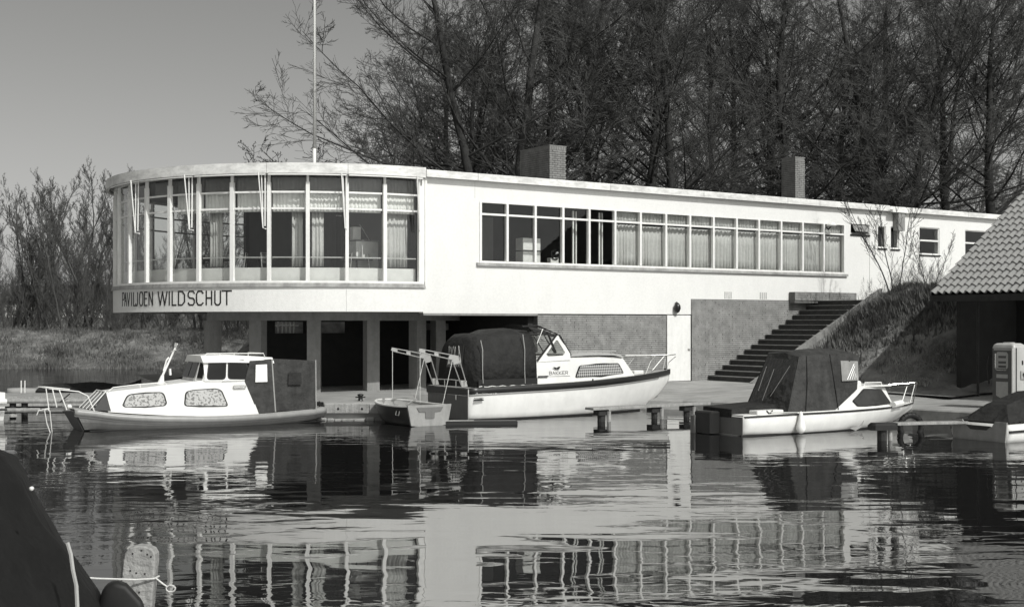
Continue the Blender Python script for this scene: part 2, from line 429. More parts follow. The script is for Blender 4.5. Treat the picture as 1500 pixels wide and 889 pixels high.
for (x, y, z, rz, lab) in ((1.6, 37.3, .50, .5, 'small dark mooring bollard on the quay beyond the bow of the large cruiser'), (-3.9, 32.5, .425, 0, 'small dark mooring bollard on the quay edge between the two cabin boats')):
    bo = empty('mooring_bollard', (x, y, z), rz, lab, 'bollard', 'mooring bollards on the quay')
    MB().lathe([(.09, 0), (.06, .02), (.055, .12), (.085, .15), (.07, .18), (.02, .19)], n=12).build('bollard_post', M_black, bo, True)
    MB().tube([(-.13, 0, .1), (.13, 0, .1)], .018, 6).build('cross_bar', M_black, bo)
# ------------------------------------------------------------------ the pavilion
B = empty('pavilion_building', P0, ANG, 'long white modernist pavilion with a round glazed end raised on columns over the quay', 'building')
ZW0, ZD = 2.70, 3.19
mull = [-7.52, -6.57, -5.58, -4.58, -3.60, -2.61, -1.60, -.57, .44, 1.45, 2.48, 3.49, 4.54, 5.57, 6.62, 7.70]
ZS, ZT, ZH = 4.14, 5.52, 5.89
holes = [(-7.52, 7.70, ZS, ZH), (8.0, 8.96, 5.55, 5.92), (9.44, 9.88, 5.11, 5.90), (10.14, 10.59, 5.10, 5.91), (11.74, 12.89, 4.95, 5.96), (14.43, 15.9, 4.95, 5.96)]
xs = sorted({-9.348, .487, 18.5} | {h for q in holes for h in q[:2]}); zs = sorted({ZW0, ZD, 6.44} | {h for q in holes for h in q[2:]})
def solid(i, j):
    x, z = (xs[i]+xs[i+1])/2, (zs[j]+zs[j+1])/2
    if x > .487 and z < ZD: return False
    return not any(a < x < b and c < z < d for a, b, c, d in holes)
wall_holes(MB(), xs, zs, solid, 0, .22).build('wall', M_render, B)
MB().box(-9.3, 18.5, 12.8, 13, 2.81, 6.44).build('wall', M_darkwall, B)
MB().box(18.3, 18.5, .221, 12.79, 3, 6.44).build('wall', M_render, B)
MB().box(-7.668, -7.66, -.003, .0, 5.95, 6.43).build('expansion_joint', M_ledge, B)
# roof
poly = [arc(a, R+.02, 0)[:2] for a in range(180, -1, -6)] + [(18.5, -.02), (18.5, 13)]
MB().prism(poly, 6.442, 6.60).build('roof_slab', M_roof, B)
poly = [arc(a, R-.1, 0)[:2] for a in range(180, -1, -6)] + [(-9.2, .222), (-9.2, 12.7)]
# fascia: straight boards
ft = [-9.34, -7.66, -2.9, .9, 4.7, 9.9, 14.4, 18.6]
for a, b in zip(ft[:-1], ft[1:]):
    z1 = 6.64 if a < 9.8 else 6.62
    MB().bbox(a+.004, b-.004, -.17, -.021, 6.44, z1, .01).build('fascia_board', M_fascia, B)
MB().box(9.88, 10.9, -.30, -.172, 6.40, 6.50).build('vent_box', M_wpaint, B)
MB().box(10.6, 10.78, -.171, -.02, 6.36, 6.43).build('vent_box', M_gpaint, B)
MB().bbox(10.25, 10.62, -.26, -.005, 5.75, 6.40, .02).build('rainwater_hopper', M_gpaint, B)
# fascia of the round end, one board for every two bays, and its soffit
PITCH = 9.42; A0 = 1.0
bay = [A0 + PITCH*i for i in range(19)] + [180.0]
def ring_seg(mb, a0, a1, r0, r1, z0, z1, n=6):
    rings = []
    for k in range(n+1):
        a = a0 + (a1-a0)*k/n
        rings.append([arc(a, r0, z0), arc(a, r1, z0), arc(a, r1, z1), arc(a, r0, z1)])
    return mb.loft(rings)
fa = [.4] + [bay[i] for i in range(2, 19, 2)] + [180.0]
for a, b in zip(fa[:-1], fa[1:]):
    ring_seg(MB(), a+.04, b-.04, R+.16, R+.25, 6.40, 6.675, 8).build('fascia_board', M_fascia, B)
ring_seg(MB(), 0, 180, R+.0, R+.159, 6.46, 6.50, 40).build('soffit', M_gpaint, B)
ring_seg(MB(), 0, 180, R-.05, R+.159, 6.602, 6.66, 40).build('roof_edge', M_roof, B)
# deep white band below the windows (the sign band) in panels
for a, b in [(.0, 20.0), (20.05, 58.2), (58.25, 90), (90.05, 135), (135.05, 180)]:
    ring_seg(MB(), a, b, R-.14, R+.05, 2.735, 3.39, 14).build('sign_band', M_render, B)
ring_seg(MB(), 0, 180, R-.14, R+.10, 3.392, 3.44, 60).build('sill_ledge', M_ledge, B)
ring_seg(MB(), 0, 180, R-.14, R+.085, 3.442, 3.50, 60).build('sill_ledge', M_ledge, B)
# windows of the round end
Wd = obj('window_band', MB().box(0, .01, 0, .01, 3.6, 3.61).mesh('window_band', M_wpaint), B, (CX-.2, CY, 0))
bpy.data.objects.remove(Wd, do_unlink=True)
def radial_box(mb, a, r0, r1, w, z0, z1):
    c = math.radians(a); er = Vector((-math.sin(c), -math.cos(c), 0)); et = Vector((-er.y, er.x, 0)); o = Vector((CX, CY, 0))
    p = [o+er*r0-et*w/2, o+er*r1-et*w/2, o+er*r1+et*w/2, o+er*r0+et*w/2]
    return mb.hexa([q+Vector((0, 0, z0)) for q in p]+[q+Vector((0, 0, z1)) for q in p])
def flat_bar(mb, a0, a1, r, th, z0, z1):
    p, q = Vector(arc(a0, r, 0)), Vector(arc(a1, r, 0)); d = (q-p).normalized(); nn = Vector((d.y, -d.x, 0))
    if nn.dot(p-Vector((CX, CY, 0))) < 0: nn = -nn
    c = [p, q, q-nn*th, p-nn*th]
    return mb.hexa([v+Vector((0, 0, z0)) for v in c]+[v+Vector((0, 0, z1)) for v in c])
wf = ring_seg(MB(), 0, 180, R-.10, R+.02, 6.38, 6.458, 60).build('window_frame', M_wpaint, B, label='white window frame running round the curved end')
ring_seg(MB(), 0, 180, R-.06, R+.06, 3.501, 3.56, 60).build('bottom_rail', M_wpaint, wf)
for i in range(19):
    a0, a1 = bay[i], bay[i+1]; e = .55
    flat_bar(MB(), a0+e, a1-e, R-.02, .045, 5.905, 5.955).build('transom', M_wpaint, wf)
    flat_bar(MB(), a0+e, a1-e, R-.02, .045, 5.465, 5.515).build('transom', M_wpaint, wf)
    if i < 11: flat_bar(MB(), a0+e, a1-e, R-.10, .03, 4.175, 4.205).build('guard_rail', M_steel, wf)
    for z0, z1 in ((3.56, 5.465), (5.515, 5.905), (5.955, 6.38)):
        flat_bar(MB(), a0+e, a1-e, R-.04, .006, z0, z1).build('pane', M_glass, wf)
    radial_box(MB(), a0, R-.05, R+.03, .065, 6.05, 6.379).build('mullion', M_wpaint, wf)
    radial_box(MB(), a0, R-.06, R+.05, .10 if i % 2 else .09, 3.561, 6.19).build('mullion', M_wpaint, wf)
radial_box(MB(), .15, R-.1, R+.045, .1, 3.561, 6.379).build('mullion', M_wpaint, wf)
# folding awning arms
for i, a in enumerate((2.0, 20.4, 39.5, 58.7, 78.4)):
    mb = MB()
    mb.tube([arc(a+1.0, R+.30, 6.42), arc(a+.1, R+.22, 4.95), arc(a-.3, R+.10, 4.93)], .017, 6)
    mb.tube([arc(a+.1, R+.22, 4.95), arc(a+.6, R+.17, 6.42)], .015, 6)
    mb.tube([arc(a-.2, R+.16, 5.0), arc(a-.2, R+.14, 6.38)], .018, 6)
    mb.build('awning_arm', M_wpaint, B)
for i in range(0, 10, 2):
    a0, a1 = bay[i]+.3, bay[i+2]-.3
    ring_seg(MB(), a0, a1, R+.20, R+.24, 6.355, 6.385, 8).build('awning_rail', M_wpaint, B)
# lettering
BLK = []
LT = [('P', 62, 80), ('A', 83, 103), ('V', 108, 133), ('I', 142, 158), ('L', 168, 187), ('J', 190, 207), ('O', 226, 258), ('E', 273, 299), ('N', 316, 351),
      ('W', 403, 489), ('I', 500, 520), ('L', 538, 575), ('D', 598, 656), ('S', 691, 749), ('C', 771, 832), ('H', 863, 914), ('U', 945, 998), ('T', 1014, 1103)]
def px_to_arc(px, r=R+.05):
    k = (px-750)/1850; c = L2W(CX, CY); A = 1+k*k; Bq = -2*(k*c.x+c.y); D = c.x**2+c.y**2-r*r; d = math.sqrt(Bq*Bq-4*A*D)
    Z = (-Bq-d)/2/A; x, y = W2L(k*Z, Z); return math.degrees(math.atan2(-(x-CX), -(y-CY)))
for ch, a, b in LT:
    g0, g1 = px_to_arc(170+a/6.52), px_to_arc(170+b/6.52)
    mf = lambda x, z, o: arc(x, R+.051+o, z)
    # x runs in degrees: convert the stroke width by working in a scaled cell
    mb = MB(); s0 = -g0*PI/180*R; s1 = -g1*PI/180*R
    letter(mb, ch, s0, s1, 2.92, 3.29, .038, lambda x, z, o: arc(-x/R*180/PI, R+.051+o, z), .008)
    mb.build('letter', M_paint_black, B)
# floor of the round room, soffit, beam and columns
poly = [arc(a, R-.142, 0)[:2] for a in range(180, -1, -6)] + [(-5.7, .222), (-5.7, 12.7)]
MB().prism(poly, 2.80, 3.45).build('floor_slab', M_ceiling, B)
poly = [(-5.68, .222), (18.28, .222), (18.28, 12.7), (-5.68, 12.7)]
MB().prism(poly, 2.80, 3.45).build('floor_slab', M_ceiling, B)
MB().box(-9.34, -5.49, .0, .22, 2.64, 2.698).build('lintel', M_gpaint, B)
ring_seg(MB(), -48, 75, 4.0, 4.4, 2.50, 2.798, 24).build('ring_beam', M_gpaint, B)
off = math.degrees(ANG)                            # world bearing to frame bearing
for phi in (-41, -17.5, 5.0, 27.5, 49.5):
    a = -(phi) + 34.07
    radial_box(MB(), a, 4.02, 4.36, .38, .45, 2.499).build('column', M_gpaint, B)
MB().box(-7.4, -7.06, 2.6, 2.94, .45, 2.798).build('column', M_gpaint, B)
# dark ground-floor walls under the pavilion
hs = [(-11.55, -10.55, 2.12, 2.46), (-10.1, -9.15, 2.12, 2.46)]
xs = sorted({-11.95, -5.47} | {v for h in hs for v in h[:2]}); zs = [.45, 2.12, 2.46, 2.798]
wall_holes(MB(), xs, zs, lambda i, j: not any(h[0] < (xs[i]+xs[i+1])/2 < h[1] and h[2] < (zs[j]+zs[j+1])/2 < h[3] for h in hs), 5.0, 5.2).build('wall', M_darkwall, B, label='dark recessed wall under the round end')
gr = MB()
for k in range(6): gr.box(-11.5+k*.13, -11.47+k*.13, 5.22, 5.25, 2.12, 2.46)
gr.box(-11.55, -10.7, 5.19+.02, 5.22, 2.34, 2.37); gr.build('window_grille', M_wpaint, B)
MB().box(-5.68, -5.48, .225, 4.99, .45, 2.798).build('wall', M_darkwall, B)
MB().box(-6.35, -5.75, 4.6, 4.98, 2.2, 2.42).build('duct', M_gpaint, B)
# ---- brick base and door
MB().box(-5.478, -.54, .04, .26, .5, 2.697).build('wall', M_mortar, B)
stuff(bricks(MB(), -5.478, -.53, .56, 2.69, .04, seed=3).build('brick', M_brick, B))
MB().box(.50, 6.9, .02, .26, .5, 3.19).build('wall', M_mortar, B)
stuff(bricks(MB(), .50, 6.9, .56, 3.185, .018, depth=.03, seed=4).build('brick', M_brick, B))
MB().box(4.9, 7.98, -.28, -.03, 3.10, 3.47).build('wall', M_mortar, B)
stuff(bricks(MB(), 4.9, 7.97, 3.20, 3.48, -.28, depth=.02, seed=5).build('brick', M_brick, B))
MB().box(8.98, 18.4, -.06, .22, 3.0, 3.44).build('wall', M_mortar, B)
stuff(bricks(MB(), 9.0, 18.4, 3.1, 3.52, -.06, depth=.02, seed=6).build('brick', M_brick, B))
wall_holes(MB(), [6.9, 18.5], [2.9, 3.19], lambda i, j: True, .001, .219).build('wall', M_render, B)
d_ = MB().bbox(-.52, .47, -.015, .05, .60, 2.67, .008).build('door', M_wpaint, B, label='tall plain white door')
MB().box(-.54, -.521, -.02, .1, .56, 2.69).build('door_frame', M_gpaint, d_)
MB().box(.471, .499, -.03, .1, .56, 2.69).build('door_frame', M_black, d_)
MB().box(.34, .44, -.06, -.015, 1.58, 1.62).build('door_handle', M_steel, d_)
lp = MB().lathe([(.02, .0), (.07, .04), (.11, .14), (.10, .24), (.05, .31), (.02, .33)], (-.18, -.11, 2.74), 12).build('wall_lamp', M_black, B, smooth=True)
MB().tube([(-.18, 0, 3.04), (-.18, -.08, 3.08), (-.18, -.11, 3.05)], .02, 6).build('lamp_arm', M_black, lp)
# small wall vents (pale grilles)
for t in (1.95, 3.55):
    mb = MB()
    for k in range(4): mb.box(t+k*.09, t+k*.09+.03, -.012, .0, 3.22, 3.44)
    mb.build('air_grille', M_ledge, B)
# ---- long window band
wf = MB().box(-7.62, 7.80, -.07, .10, ZS-.09, ZS-.005).build('window', M_ledge, B, label='long ribbon window with curtains along the white wing')
fr = MB().box(-7.518, 7.698, -.02, .07, ZS-.003, ZS+.055).box(-7.518, 7.698, -.01, .07, ZH-.045, ZH-.002)
fr.build('bottom_rail', M_wpaint, wf)
for i, t in enumerate(mull):
    w_ = .075
    t_ = t+.038 if i == 0 else (t-.038 if i == 15 else t)
    MB().box(t_-w_/2, t_+w_/2, -.03 - (.004 if i % 2 else 0), .08, ZS+.056, ZH-.046).build('mullion', M_wpaint, wf)
for i in range(15):
    a, b = mull[i]+.04, mull[i+1]-.04
    MB().box(a, b, -.022, .06, ZT-.028, ZT+.028).build('transom', M_wpaint, wf)
    MB().box(a, b, .045, .051, ZS+.056, ZT-.029).build('pane', M_glass, wf)
    MB().box(a, b, .045, .051, ZT+.029, ZH-.046).build('pane', M_glass, wf)
# ---- small windows at the right
for k, (a, b, c, d) in enumerate(holes[1:]):
    w2 = MB().box(a-.03, b+.03, -.04, .06, c-.05, c-.003).build('window', M_paint_black, B, label=['low wide hopper window', 'narrow window left of the pair', 'narrow window right of the pair', 'square window with two panes', 'window partly behind the tiled roof'][k])
    f = MB(); s = .035
    f.box(a+.001, a+s, .03, .10, c, d).box(b-s, b-.001, .03, .10, c, d).box(a+s, b-s, .03, .10, c, c+s*1.6).box(a+s, b-s, .03, .10, d-s, d-.001)
    if k >= 3: f.box(a+s, b-s, .02, .09, (c+d)/2-.03+.02, (c+d)/2+.03+.02)
    f.build('window_frame', M_wpaint if k != 0 else M_gpaint, w2)
    MB().box(a+s+.001, b-s-.001, .06, .066, c+s*1.6, d-s).build('pane', M_glass, w2)
    if k == 0:
        MB().hexa([(a+.1, .02, d-.04), (b-.1, .02, d-.04), (b-.1, .05, d-.04), (a+.1, .05, d-.04), (a+.1, -.14, c+.1), (b-.1, -.14, c+.1), (b-.1, -.11, c+.1), (a+.1, -.11, c+.1)]).build('casement', M_gpaint, w2)
    if k in (2, 3):
        MB().tube([(b-.1, .0, c+.1 if k == 2 else c+.62), (b-.16, -.05, d-.12)], .014, 5).build('casement_stay', M_wpaint, w2)
MB().box(8.985, 9.0, -.006, .0, 3.5, 6.43).build('expansion_joint', M_ledge, B)
MB().box(-9.33, -9.27, -.075, -.0, 3.43, 6.42).build('corner_post', M_wpaint, B)
# ---- inside: partitions
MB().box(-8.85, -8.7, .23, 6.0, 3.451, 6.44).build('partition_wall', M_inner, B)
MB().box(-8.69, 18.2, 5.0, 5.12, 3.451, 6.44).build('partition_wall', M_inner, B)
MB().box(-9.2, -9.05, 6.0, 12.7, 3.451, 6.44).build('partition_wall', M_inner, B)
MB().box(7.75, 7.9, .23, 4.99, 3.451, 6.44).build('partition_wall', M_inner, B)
MB().box(-5.55, -4.95, 3.2, 3.26, 3.9, 5.75).build('partition_wall', mat('inner_panel', .2, .9), B)
ring_seg(MB(), 1, 179, R-.34, R-.24, 3.451, 3.92, 60).build('dado_panel', mat('dado_paint', .62, .8, .08, 4), B)
# open casement frames seen inside
for t, y in ((-3.95, .35), (-2.95, .35)):
    MB().box(t, t+.05, y, y+.04, ZS+.06, 5.80).box(t+.15, t+.19, y+.05, y+.09, ZS+.06, 5.80).build('inner_frame', M_wpaint, B)
# ---- chimneys
def chimney(t, y, w, dp, top, lab):
    c = empty('chimney', L2W(t, y, 6.6), ANG, lab, 'chimney')
    h = top-6.6
    MB().box(.02, w-.02, .02, dp-.02, 0, h-.04).build('core', M_mortar, c)
    s = MB(); k = 0
    z = 0.01
    while z < h-.14:
        rr = random.Random(k*7+int(w*100))
        o_ = .11 if k % 2 else 0
        x = -o_
        while x < w:
            a, b = max(x, 0), min(x+.21, w)
            if b-a > .03: e = rr.uniform(0, .008); s.box(a, b, 0-e, .10, z, z+.06)
            x += .222
        yv = .103-o_
        while yv < dp:
            a, b = max(yv, .103), min(yv+.21, dp)
            if b-a > .03: e = rr.uniform(0, .008); s.box(0-e, .10, a, b, z, z+.06)
            if b-a > .03: s.box(w-.10, w, a, b, z, z+.06)
            yv += .222
        z += .073; k += 1
    x = 0
    while x < w-.03: s.box(x, min(x+.06, w), -.006, .21, h-.13, h-.012); x += .072
    yv = .215
    while yv < dp-.03: s.box(-.006, .21, yv, min(yv+.06, dp), h-.13, h-.012); yv += .072
    stuff(s.build('brick', M_brick2, c))
    MB().box(-.012, w+.012, -.012, dp+.012, h-.01, h+.02).build('coping', M_conc, c)
    return c
chimney(-2.18, 4, .68, 1.73, 8.34, 'wide brick chimney on the flat roof above the ribbon window')
chimney(9.47, 4, .52, .72, 8.80, 'narrow square brick chimney near the right end of the roof')
# ---- flagpole
fp = empty('flagpole', (-6.1, 39.0, 6.6), 0, 'tall thin white flagpole standing on the round roof', 'flagpole')
MB().tube([(0, 0, 0), (0, 0, 1.2)], .055, 10).build('pole_foot', M_wpaint, fp, True)
MB().tube([(0, 0, 1.2), (0, 0, 12.5)], .046, 10, .03).build('pole', M_wpaint, fp, True)
for z in (1.25, 2.95): MB().tube([(0, 0, z), (0, 0, z+.05)], .062, 10).build('collar', M_gpaint, fp)
MB().tube([(.07, -.05, .3), (.09, -.05, 12.3)], .006, 4).build('halyard', M_gpaint, fp)

# ------------------------------------------------------------------ curtains and things in the rooms
def drape(name, p0, p1, z0, z1, amp, waves, m, lab, cat='curtain', group=None, header=True, nz=3, seed=0):
    """pleated cloth between two plan points of the pavilion frame"""
    a, b = Vector(p0), Vector(p1); d = b-a; L = d.length; t = d.normalized(); nn = Vector((t.y, -t.x, 0)); rr = random.Random(seed)
    ph = [rr.uniform(.7, 1.3) for _ in range(waves+1)]
    o = L2W(a.x, a.y, z0)
    mb = MB(); nu = waves*6; tot = sum(ph); 
    def fn(u, v):
        w_ = u*waves; i = int(min(w_, waves-1e-6)); 
        x = u*L + (.02*math.sin(v*3+i)*v + .035*math.sin(u*9+seed)*(1 if L > .6 else .3))*math.sin(PI*u)
        off_ = amp*ph[i]*math.sin(2*PI*w_) * (.6+.4*(1-v))
        return (x, -off_*1.0, (z1-z0)*v)
    mb.grid(fn, nu, nz)
    me = mb.mesh(name, m, True)
    oo = obj(name, me, None, o, (0, 0, ANG + math.atan2(t.y, t.x)))
    s_ = oo.modifiers.new('thickness', 'SOLIDIFY'); s_.thickness = .006
    return tag(oo, lab, cat, group)
names = ['sixth', 'seventh', 'eighth', 'ninth', 'tenth', 'eleventh', 'twelfth', 'thirteenth', 'fourteenth', 'fifteenth']
for k, i in enumerate(range(5, 15)):
    a, b = mull[i]+.04, mull[i+1]+.035
    if i in (5, 9): a += .03
    drape('curtain', (a, .20, 0), (b, .20, 0), ZS-.1, 5.455 + .012*math.sin(i*3), .042, 7, M_curtain, 'long pleated curtain behind the %s pane of the ribbon window, counted from the left' % names[k], group='curtains of the ribbon window', seed=i)
    drape('curtain', (a, .18, 0), (b, .18, 0), 5.50, 5.95, .03, 8, M_curtain, 'short top curtain behind the %s upper pane of the ribbon window, counted from the left' % names[k], group='top curtains of the ribbon window', seed=i+40)
# curtains of the round room
for k, (g0, g1, lab) in enumerate([(2.6, 9.9, 'gathered curtain at the right end of the round glazing'), (25.5, 28.6, 'narrow curtain just right of the fourth post of the round glazing'),
                           (31.0, 33.8, 'narrow curtain just left of the fourth post of the round glazing'), (53, 57, 'narrow curtain beside the hanging lampshade'), (70, 72, 'narrow dim curtain near the left edge of the round glazing')]):
    p, q_ = Vector(arc(g0, R-.42, 0)), Vector(arc(g1, R-.42, 0))
    drape('curtain', q_, p, 3.95, 5.45, .03, max(3, int((g1-g0)*1.0)), M_curtain, lab, group='long curtains of the round room', seed=k+60)
posl = ['first', 'second', 'third', 'fourth', 'fifth', 'sixth', 'seventh', 'eighth']
for i in range(8):
    p, q_ = Vector(arc(bay[i]+.3, R-.26, 0)), Vector(arc(bay[i+1]-.2, R-.26, 0))
    if i < 7: drape('valance', q_, p, 5.42, 5.93, .02, 9, M_net, 'short pale frilled valance in the %s bay of the round glazing from the white wall' % posl[i], 'valance', 'valances of the round room', seed=i+80)
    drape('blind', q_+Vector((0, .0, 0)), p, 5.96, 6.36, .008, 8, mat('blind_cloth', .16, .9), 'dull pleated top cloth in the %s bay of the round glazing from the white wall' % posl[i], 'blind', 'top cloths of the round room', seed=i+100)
lsp = L2W(CX, CY)
def at_px(px, Z, z): return Vector(((px-750)/1850*Z, Z, z))
p = at_px(319.5, 36.2, 4.62)
ls = empty('hanging_lamp', p, 0, 'white bell-shaped lampshade hanging behind the round glazing', 'lamp')
MB().lathe([(.17, 0), (.16, .12), (.12, .27), (.05, .35), (.02, .37)], n=16).build('lamp_shade', mat('lamp_shade', .75, .6), ls, True)
MB().tube([(0, 0, .36), (0, 0, 1.6)], .008, 5).build('cord', M_black, ls)
p = at_px(532, 35.6, 3.46)
cb = empty('serving_counter', p, ANG, 'white serving counter with a small stand on it inside the round room', 'counter')
MB().bbox(-.35, .35, -.25, .25, 0, 1.25, .01).build('counter_body', mat('counter_paint', .7, .6), cb)
MB().bbox(-.38, .36, -.28, .28, 1.252, 1.29, .01).build('counter_top', M_gpaint, cb)
MB().bbox(-.37, -.12, -.1, .1, 1.292, 1.66, .01).build('stand', mat('counter_paint', .7), cb)
MB().tube([(-.12, 0, 1.74), (.0, 0, 1.6), (.2, 0, 1.3)], .012, 6).build('stand_arm', M_steel, cb)
# tables and chairs at the round windows
def dchair(loc, rz, lab):
    c = empty('dining_chair', loc, rz, lab, 'chair', 'dining chairs at the round windows')
    MB().bbox(-.21, .21, -.21, .21, .42, .46, .02).build('seat', mat('chair_seat', .08, .7), c)
    MB().tube([(-.2, .2, .0), (-.2, .2, .46), (-.19, .25, .9), (.19, .25, .9), (.2, .2, .46), (.2, .2, 0)], .012, 6).build('back_frame', M_steel, c)
    MB().bbox(-.17, .17, .22, .25, .62, .86, .01).build('backrest', mat('chair_seat', .08, .7), c)
    for s_ in (-1, 1): MB().tube([(s_*.2, -.2, 0), (s_*.2, -.2, .44)], .012, 6).build('leg', M_steel, c)
def dtable(loc, rz, lab):
    c = empty('dining_table', loc, rz, lab, 'table', 'dining tables at the round windows')
    MB().lathe([(.45, .72), (.46, .735), (.45, .75)], n=20).build('table_top', M_floor, c)
    MB().tube([(0, 0, 0), (0, 0, .72)], .03, 8).build('pedestal', M_black, c)
    MB().lathe([(.25, 0), (.2, .03), (.03, .05)], n=12).build('foot', M_black, c)
for k, (a, lab) in enumerate([(15, 'beside the white counter'), (31, 'between the two narrow curtains'), (46, 'right of the hanging lampshade'), (62, 'left of the hanging lampshade')]):
    q_ = L2W(*arc(a, R-1.25, 3.46)); dtable(q_, 0, 'small round dining table behind the round glazing '+lab)
    for s_ in (-1, 1):
        q_ = L2W(*arc(a+s_*5.5, R-.95, 3.46)); dchair(q_, ANG - math.radians(a) + s_*(-1.3) + (PI if False else 0), 'tubular dining chair %s of the small round table %s' % ('left' if s_ > 0 else 'right', lab))
# things in the ribbon window
c = empty('white_cupboard', L2W(-5.1, 1.2, 3.46), ANG, 'white cupboard with a dark slot behind the third pane of the ribbon window', 'cupboard')
wh = mat('counter_paint', .7)
MB().bbox(-.22, .42, -.2, .2, 0, 1.12, .01).build('cupboard_body', wh, c)
MB().bbox(-.22, .42, -.2, .2, 1.16, 1.52, .01).build('cupboard_top', wh, c)
c = empty('desk_fan', L2W(-4.22, 1.0, 3.46), ANG, 'round desk fan on a pale box behind the fourth pane of the ribbon window', 'fan')
MB().bbox(-.15, .15, -.1, .1, 0, .95, .01).build('stand', wh, c)
mb = MB()
for k in range(24):
    a, b = 2*PI*k/24, 2*PI*(k+1)/24
    mb.tube([(.15*math.cos(a), -.13, 1.05+.15*math.sin(a)), (.15*math.cos(b), -.13, 1.05+.15*math.sin(b))], .018, 5, caps=False)
mb.build('fan_ring', M_black, c)
for k in range(4):
    a = k*PI/2+.4; MB().hexa([(0, -.14, 1.04), (.12*math.cos(a), -.16, 1.05+.12*math.sin(a)), (.12*math.cos(a+.5), -.12, 1.05+.12*math.sin(a+.5)), (.01, -.12, 1.05), (0, -.135, 1.06), (.12*math.cos(a), -.155, 1.055+.12*math.sin(a)), (.12*math.cos(a+.5), -.115, 1.055+.12*math.sin(a+.5)), (.01, -.115, 1.06)]).build('blade', M_black, c)
c = empty('ceiling_lamp', L2W(6.75, -.0, 0), ANG, 'white dish lamp on a short arm at the right end of the ribbon window', 'lamp')
MB().lathe([(.05, .08), (.16, .0), (.17, -.03), (.12, -.06), (.02, -.07)], (.05, -.2, 5.82), 16).build('lamp_dish', wh, c, True)
MB().tube([(-.02, -.03, 5.74), (.0, -.1, 5.66), (.04, -.2, 5.78)], .03, 6).build('lamp_arm', M_black, c)

# ------------------------------------------------------------------ outside stairs
S = empty('outside_stairs', P0, ANG, 'brick outside staircase with riser shade painted in, climbing right along the brick wall to the terrace', 'stairs')
ns = 16; T0, T1 = 1.2, 6.35; rise = (3.19-.58)/ns; go = (T1-T0)/ns
for k in range(ns):
    x = T0+k*go; z = .58+k*rise
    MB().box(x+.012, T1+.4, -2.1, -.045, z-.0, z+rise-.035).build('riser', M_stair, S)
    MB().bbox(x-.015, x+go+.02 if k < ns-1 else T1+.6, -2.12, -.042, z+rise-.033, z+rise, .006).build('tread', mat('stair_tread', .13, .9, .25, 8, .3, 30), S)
MB().box(T1+.605, 9.2, -2.1, -.31, 3.0, 3.18).build('landing', M_conc, S)
mb = MB()
for k in range(15):
    a = T0-.25+k*.40; b = a+.39; f = lambda t: .62+ (t-T0+.1)*(3.3-.62)/(T1-T0+.25)
    za, zb = f(a), f(b)
    MB().hexa([(a, -2.27, za-.55), (b, -2.27, zb-.55), (b, -2.125, zb-.55), (a, -2.125, za-.55), (a, -2.27, za+.05), (b, -2.27, zb+.05), (b, -2.125, zb+.05), (a, -2.125, za+.05)]).build('coping_slab', M_conc, S)

# ------------------------------------------------------------------ grassy slope beside the stairs
def hill_z(t, y):
    f = (t-1.35)/5.3
    h = .52 + 2.92*max(0, min(1, f))**1.05
    s_ = sm((-y-6.6)/3.2); lo = .5
    h = h*(1-s_) + (lo)*s_ if t < 12 else h*(1-s_)+lo*s_
    return h
g = MB(); 
def fn(u, v):
    t = 1.2+u*27; y = (0.0 if t > 9 else -2.275)-v*(8.6 if t > 9 else 7.0)
    p = L2W(t, y, 0); h = hill_z(t, y)
    e = min(1, max(0, (h-.5)/.5))
    return (p.x, p.y, h + e*(.20*nz2(t, y, .9, 5)+.09*nz2(t, y, 2.8, 6)+.04*nz2(t, y, 8, 6)))
g.grid(fn, 240, 80); struct(g.build('hillside', mat('slope_soil', .13, .95, .55, 1.1, .8, 14, v2=.26), smooth=True))
def tufts(name, m, n, place, hmin, hmax, seed, lab, cat):
    rr = random.Random(seed); v = []; f = []
    for _ in range(n):
        p = place(rr)
        if p is None: continue
        x, y, z = p; k0 = 3
        for k in range(k0):
            a = rr.uniform(0, 2*PI); h = rr.uniform(hmin, hmax)*(.45+1.3*max(0, .5+nz2(x, y, .55, 3))); w_ = h*.10+.006; ln = rr.uniform(.1, .7)*h
            b = rr.uniform(0, 2*PI); x0, y0 = x+rr.uniform(-.06, .06), y+rr.uniform(-.06, .06); i = len(v)
            v += [(x0-w_*math.cos(a), y0-w_*math.sin(a), z-.03), (x0+w_*math.cos(a), y0+w_*math.sin(a), z-.03), (x0+ln*math.cos(b), y0+ln*math.sin(b), z+h)]
            f.append((i, i+1, i+2))
    mb = MB(); mb.v = v; mb.f = f
    me = bpy.data.meshes.new(name); me.from_pydata(v, [], f); me.materials.append(m)
    o = obj(name, me); stuff(o); return tag(o, lab, cat)
def pl(rr):
    t = 1.5+rr.random()**1.3*10; y = -2.4-rr.random()*5.5
    p = L2W(t, y, 0); h = hill_z(t, y)
    if h < .7: return None
    return (p.x, p.y, h)
tufts('grass', M_blade, 9000, pl, .02, .10, 5, 'short rough grass on the slope beside the stairs', 'grass')
tufts('ivy_scrub', M_leaf, 5000, lambda rr: (lambda q: (q.x, q.y, hill_z(q2[0], q2[1])) if True else None)(L2W(*(q2 := (5.0+rr.gauss(1.4, 1.5), -2.9-abs(rr.gauss(0, 1.4)))), 0)) , .08, .35, 6, 'dark low scrub near the top of the slope', 'scrub')
def pl2(rr):
    x = rr.uniform(-34, 6); y = 66.3+abs(rr.gauss(0, 5.0))
    if y > 79: return None
    return (x, y, max(0, land_h(x, y)))
tufts('bank_grass', M_bblade, 24000, pl2, .05, .24, 8, 'long pale dry grass on the far bank left of the pavilion', 'grass')

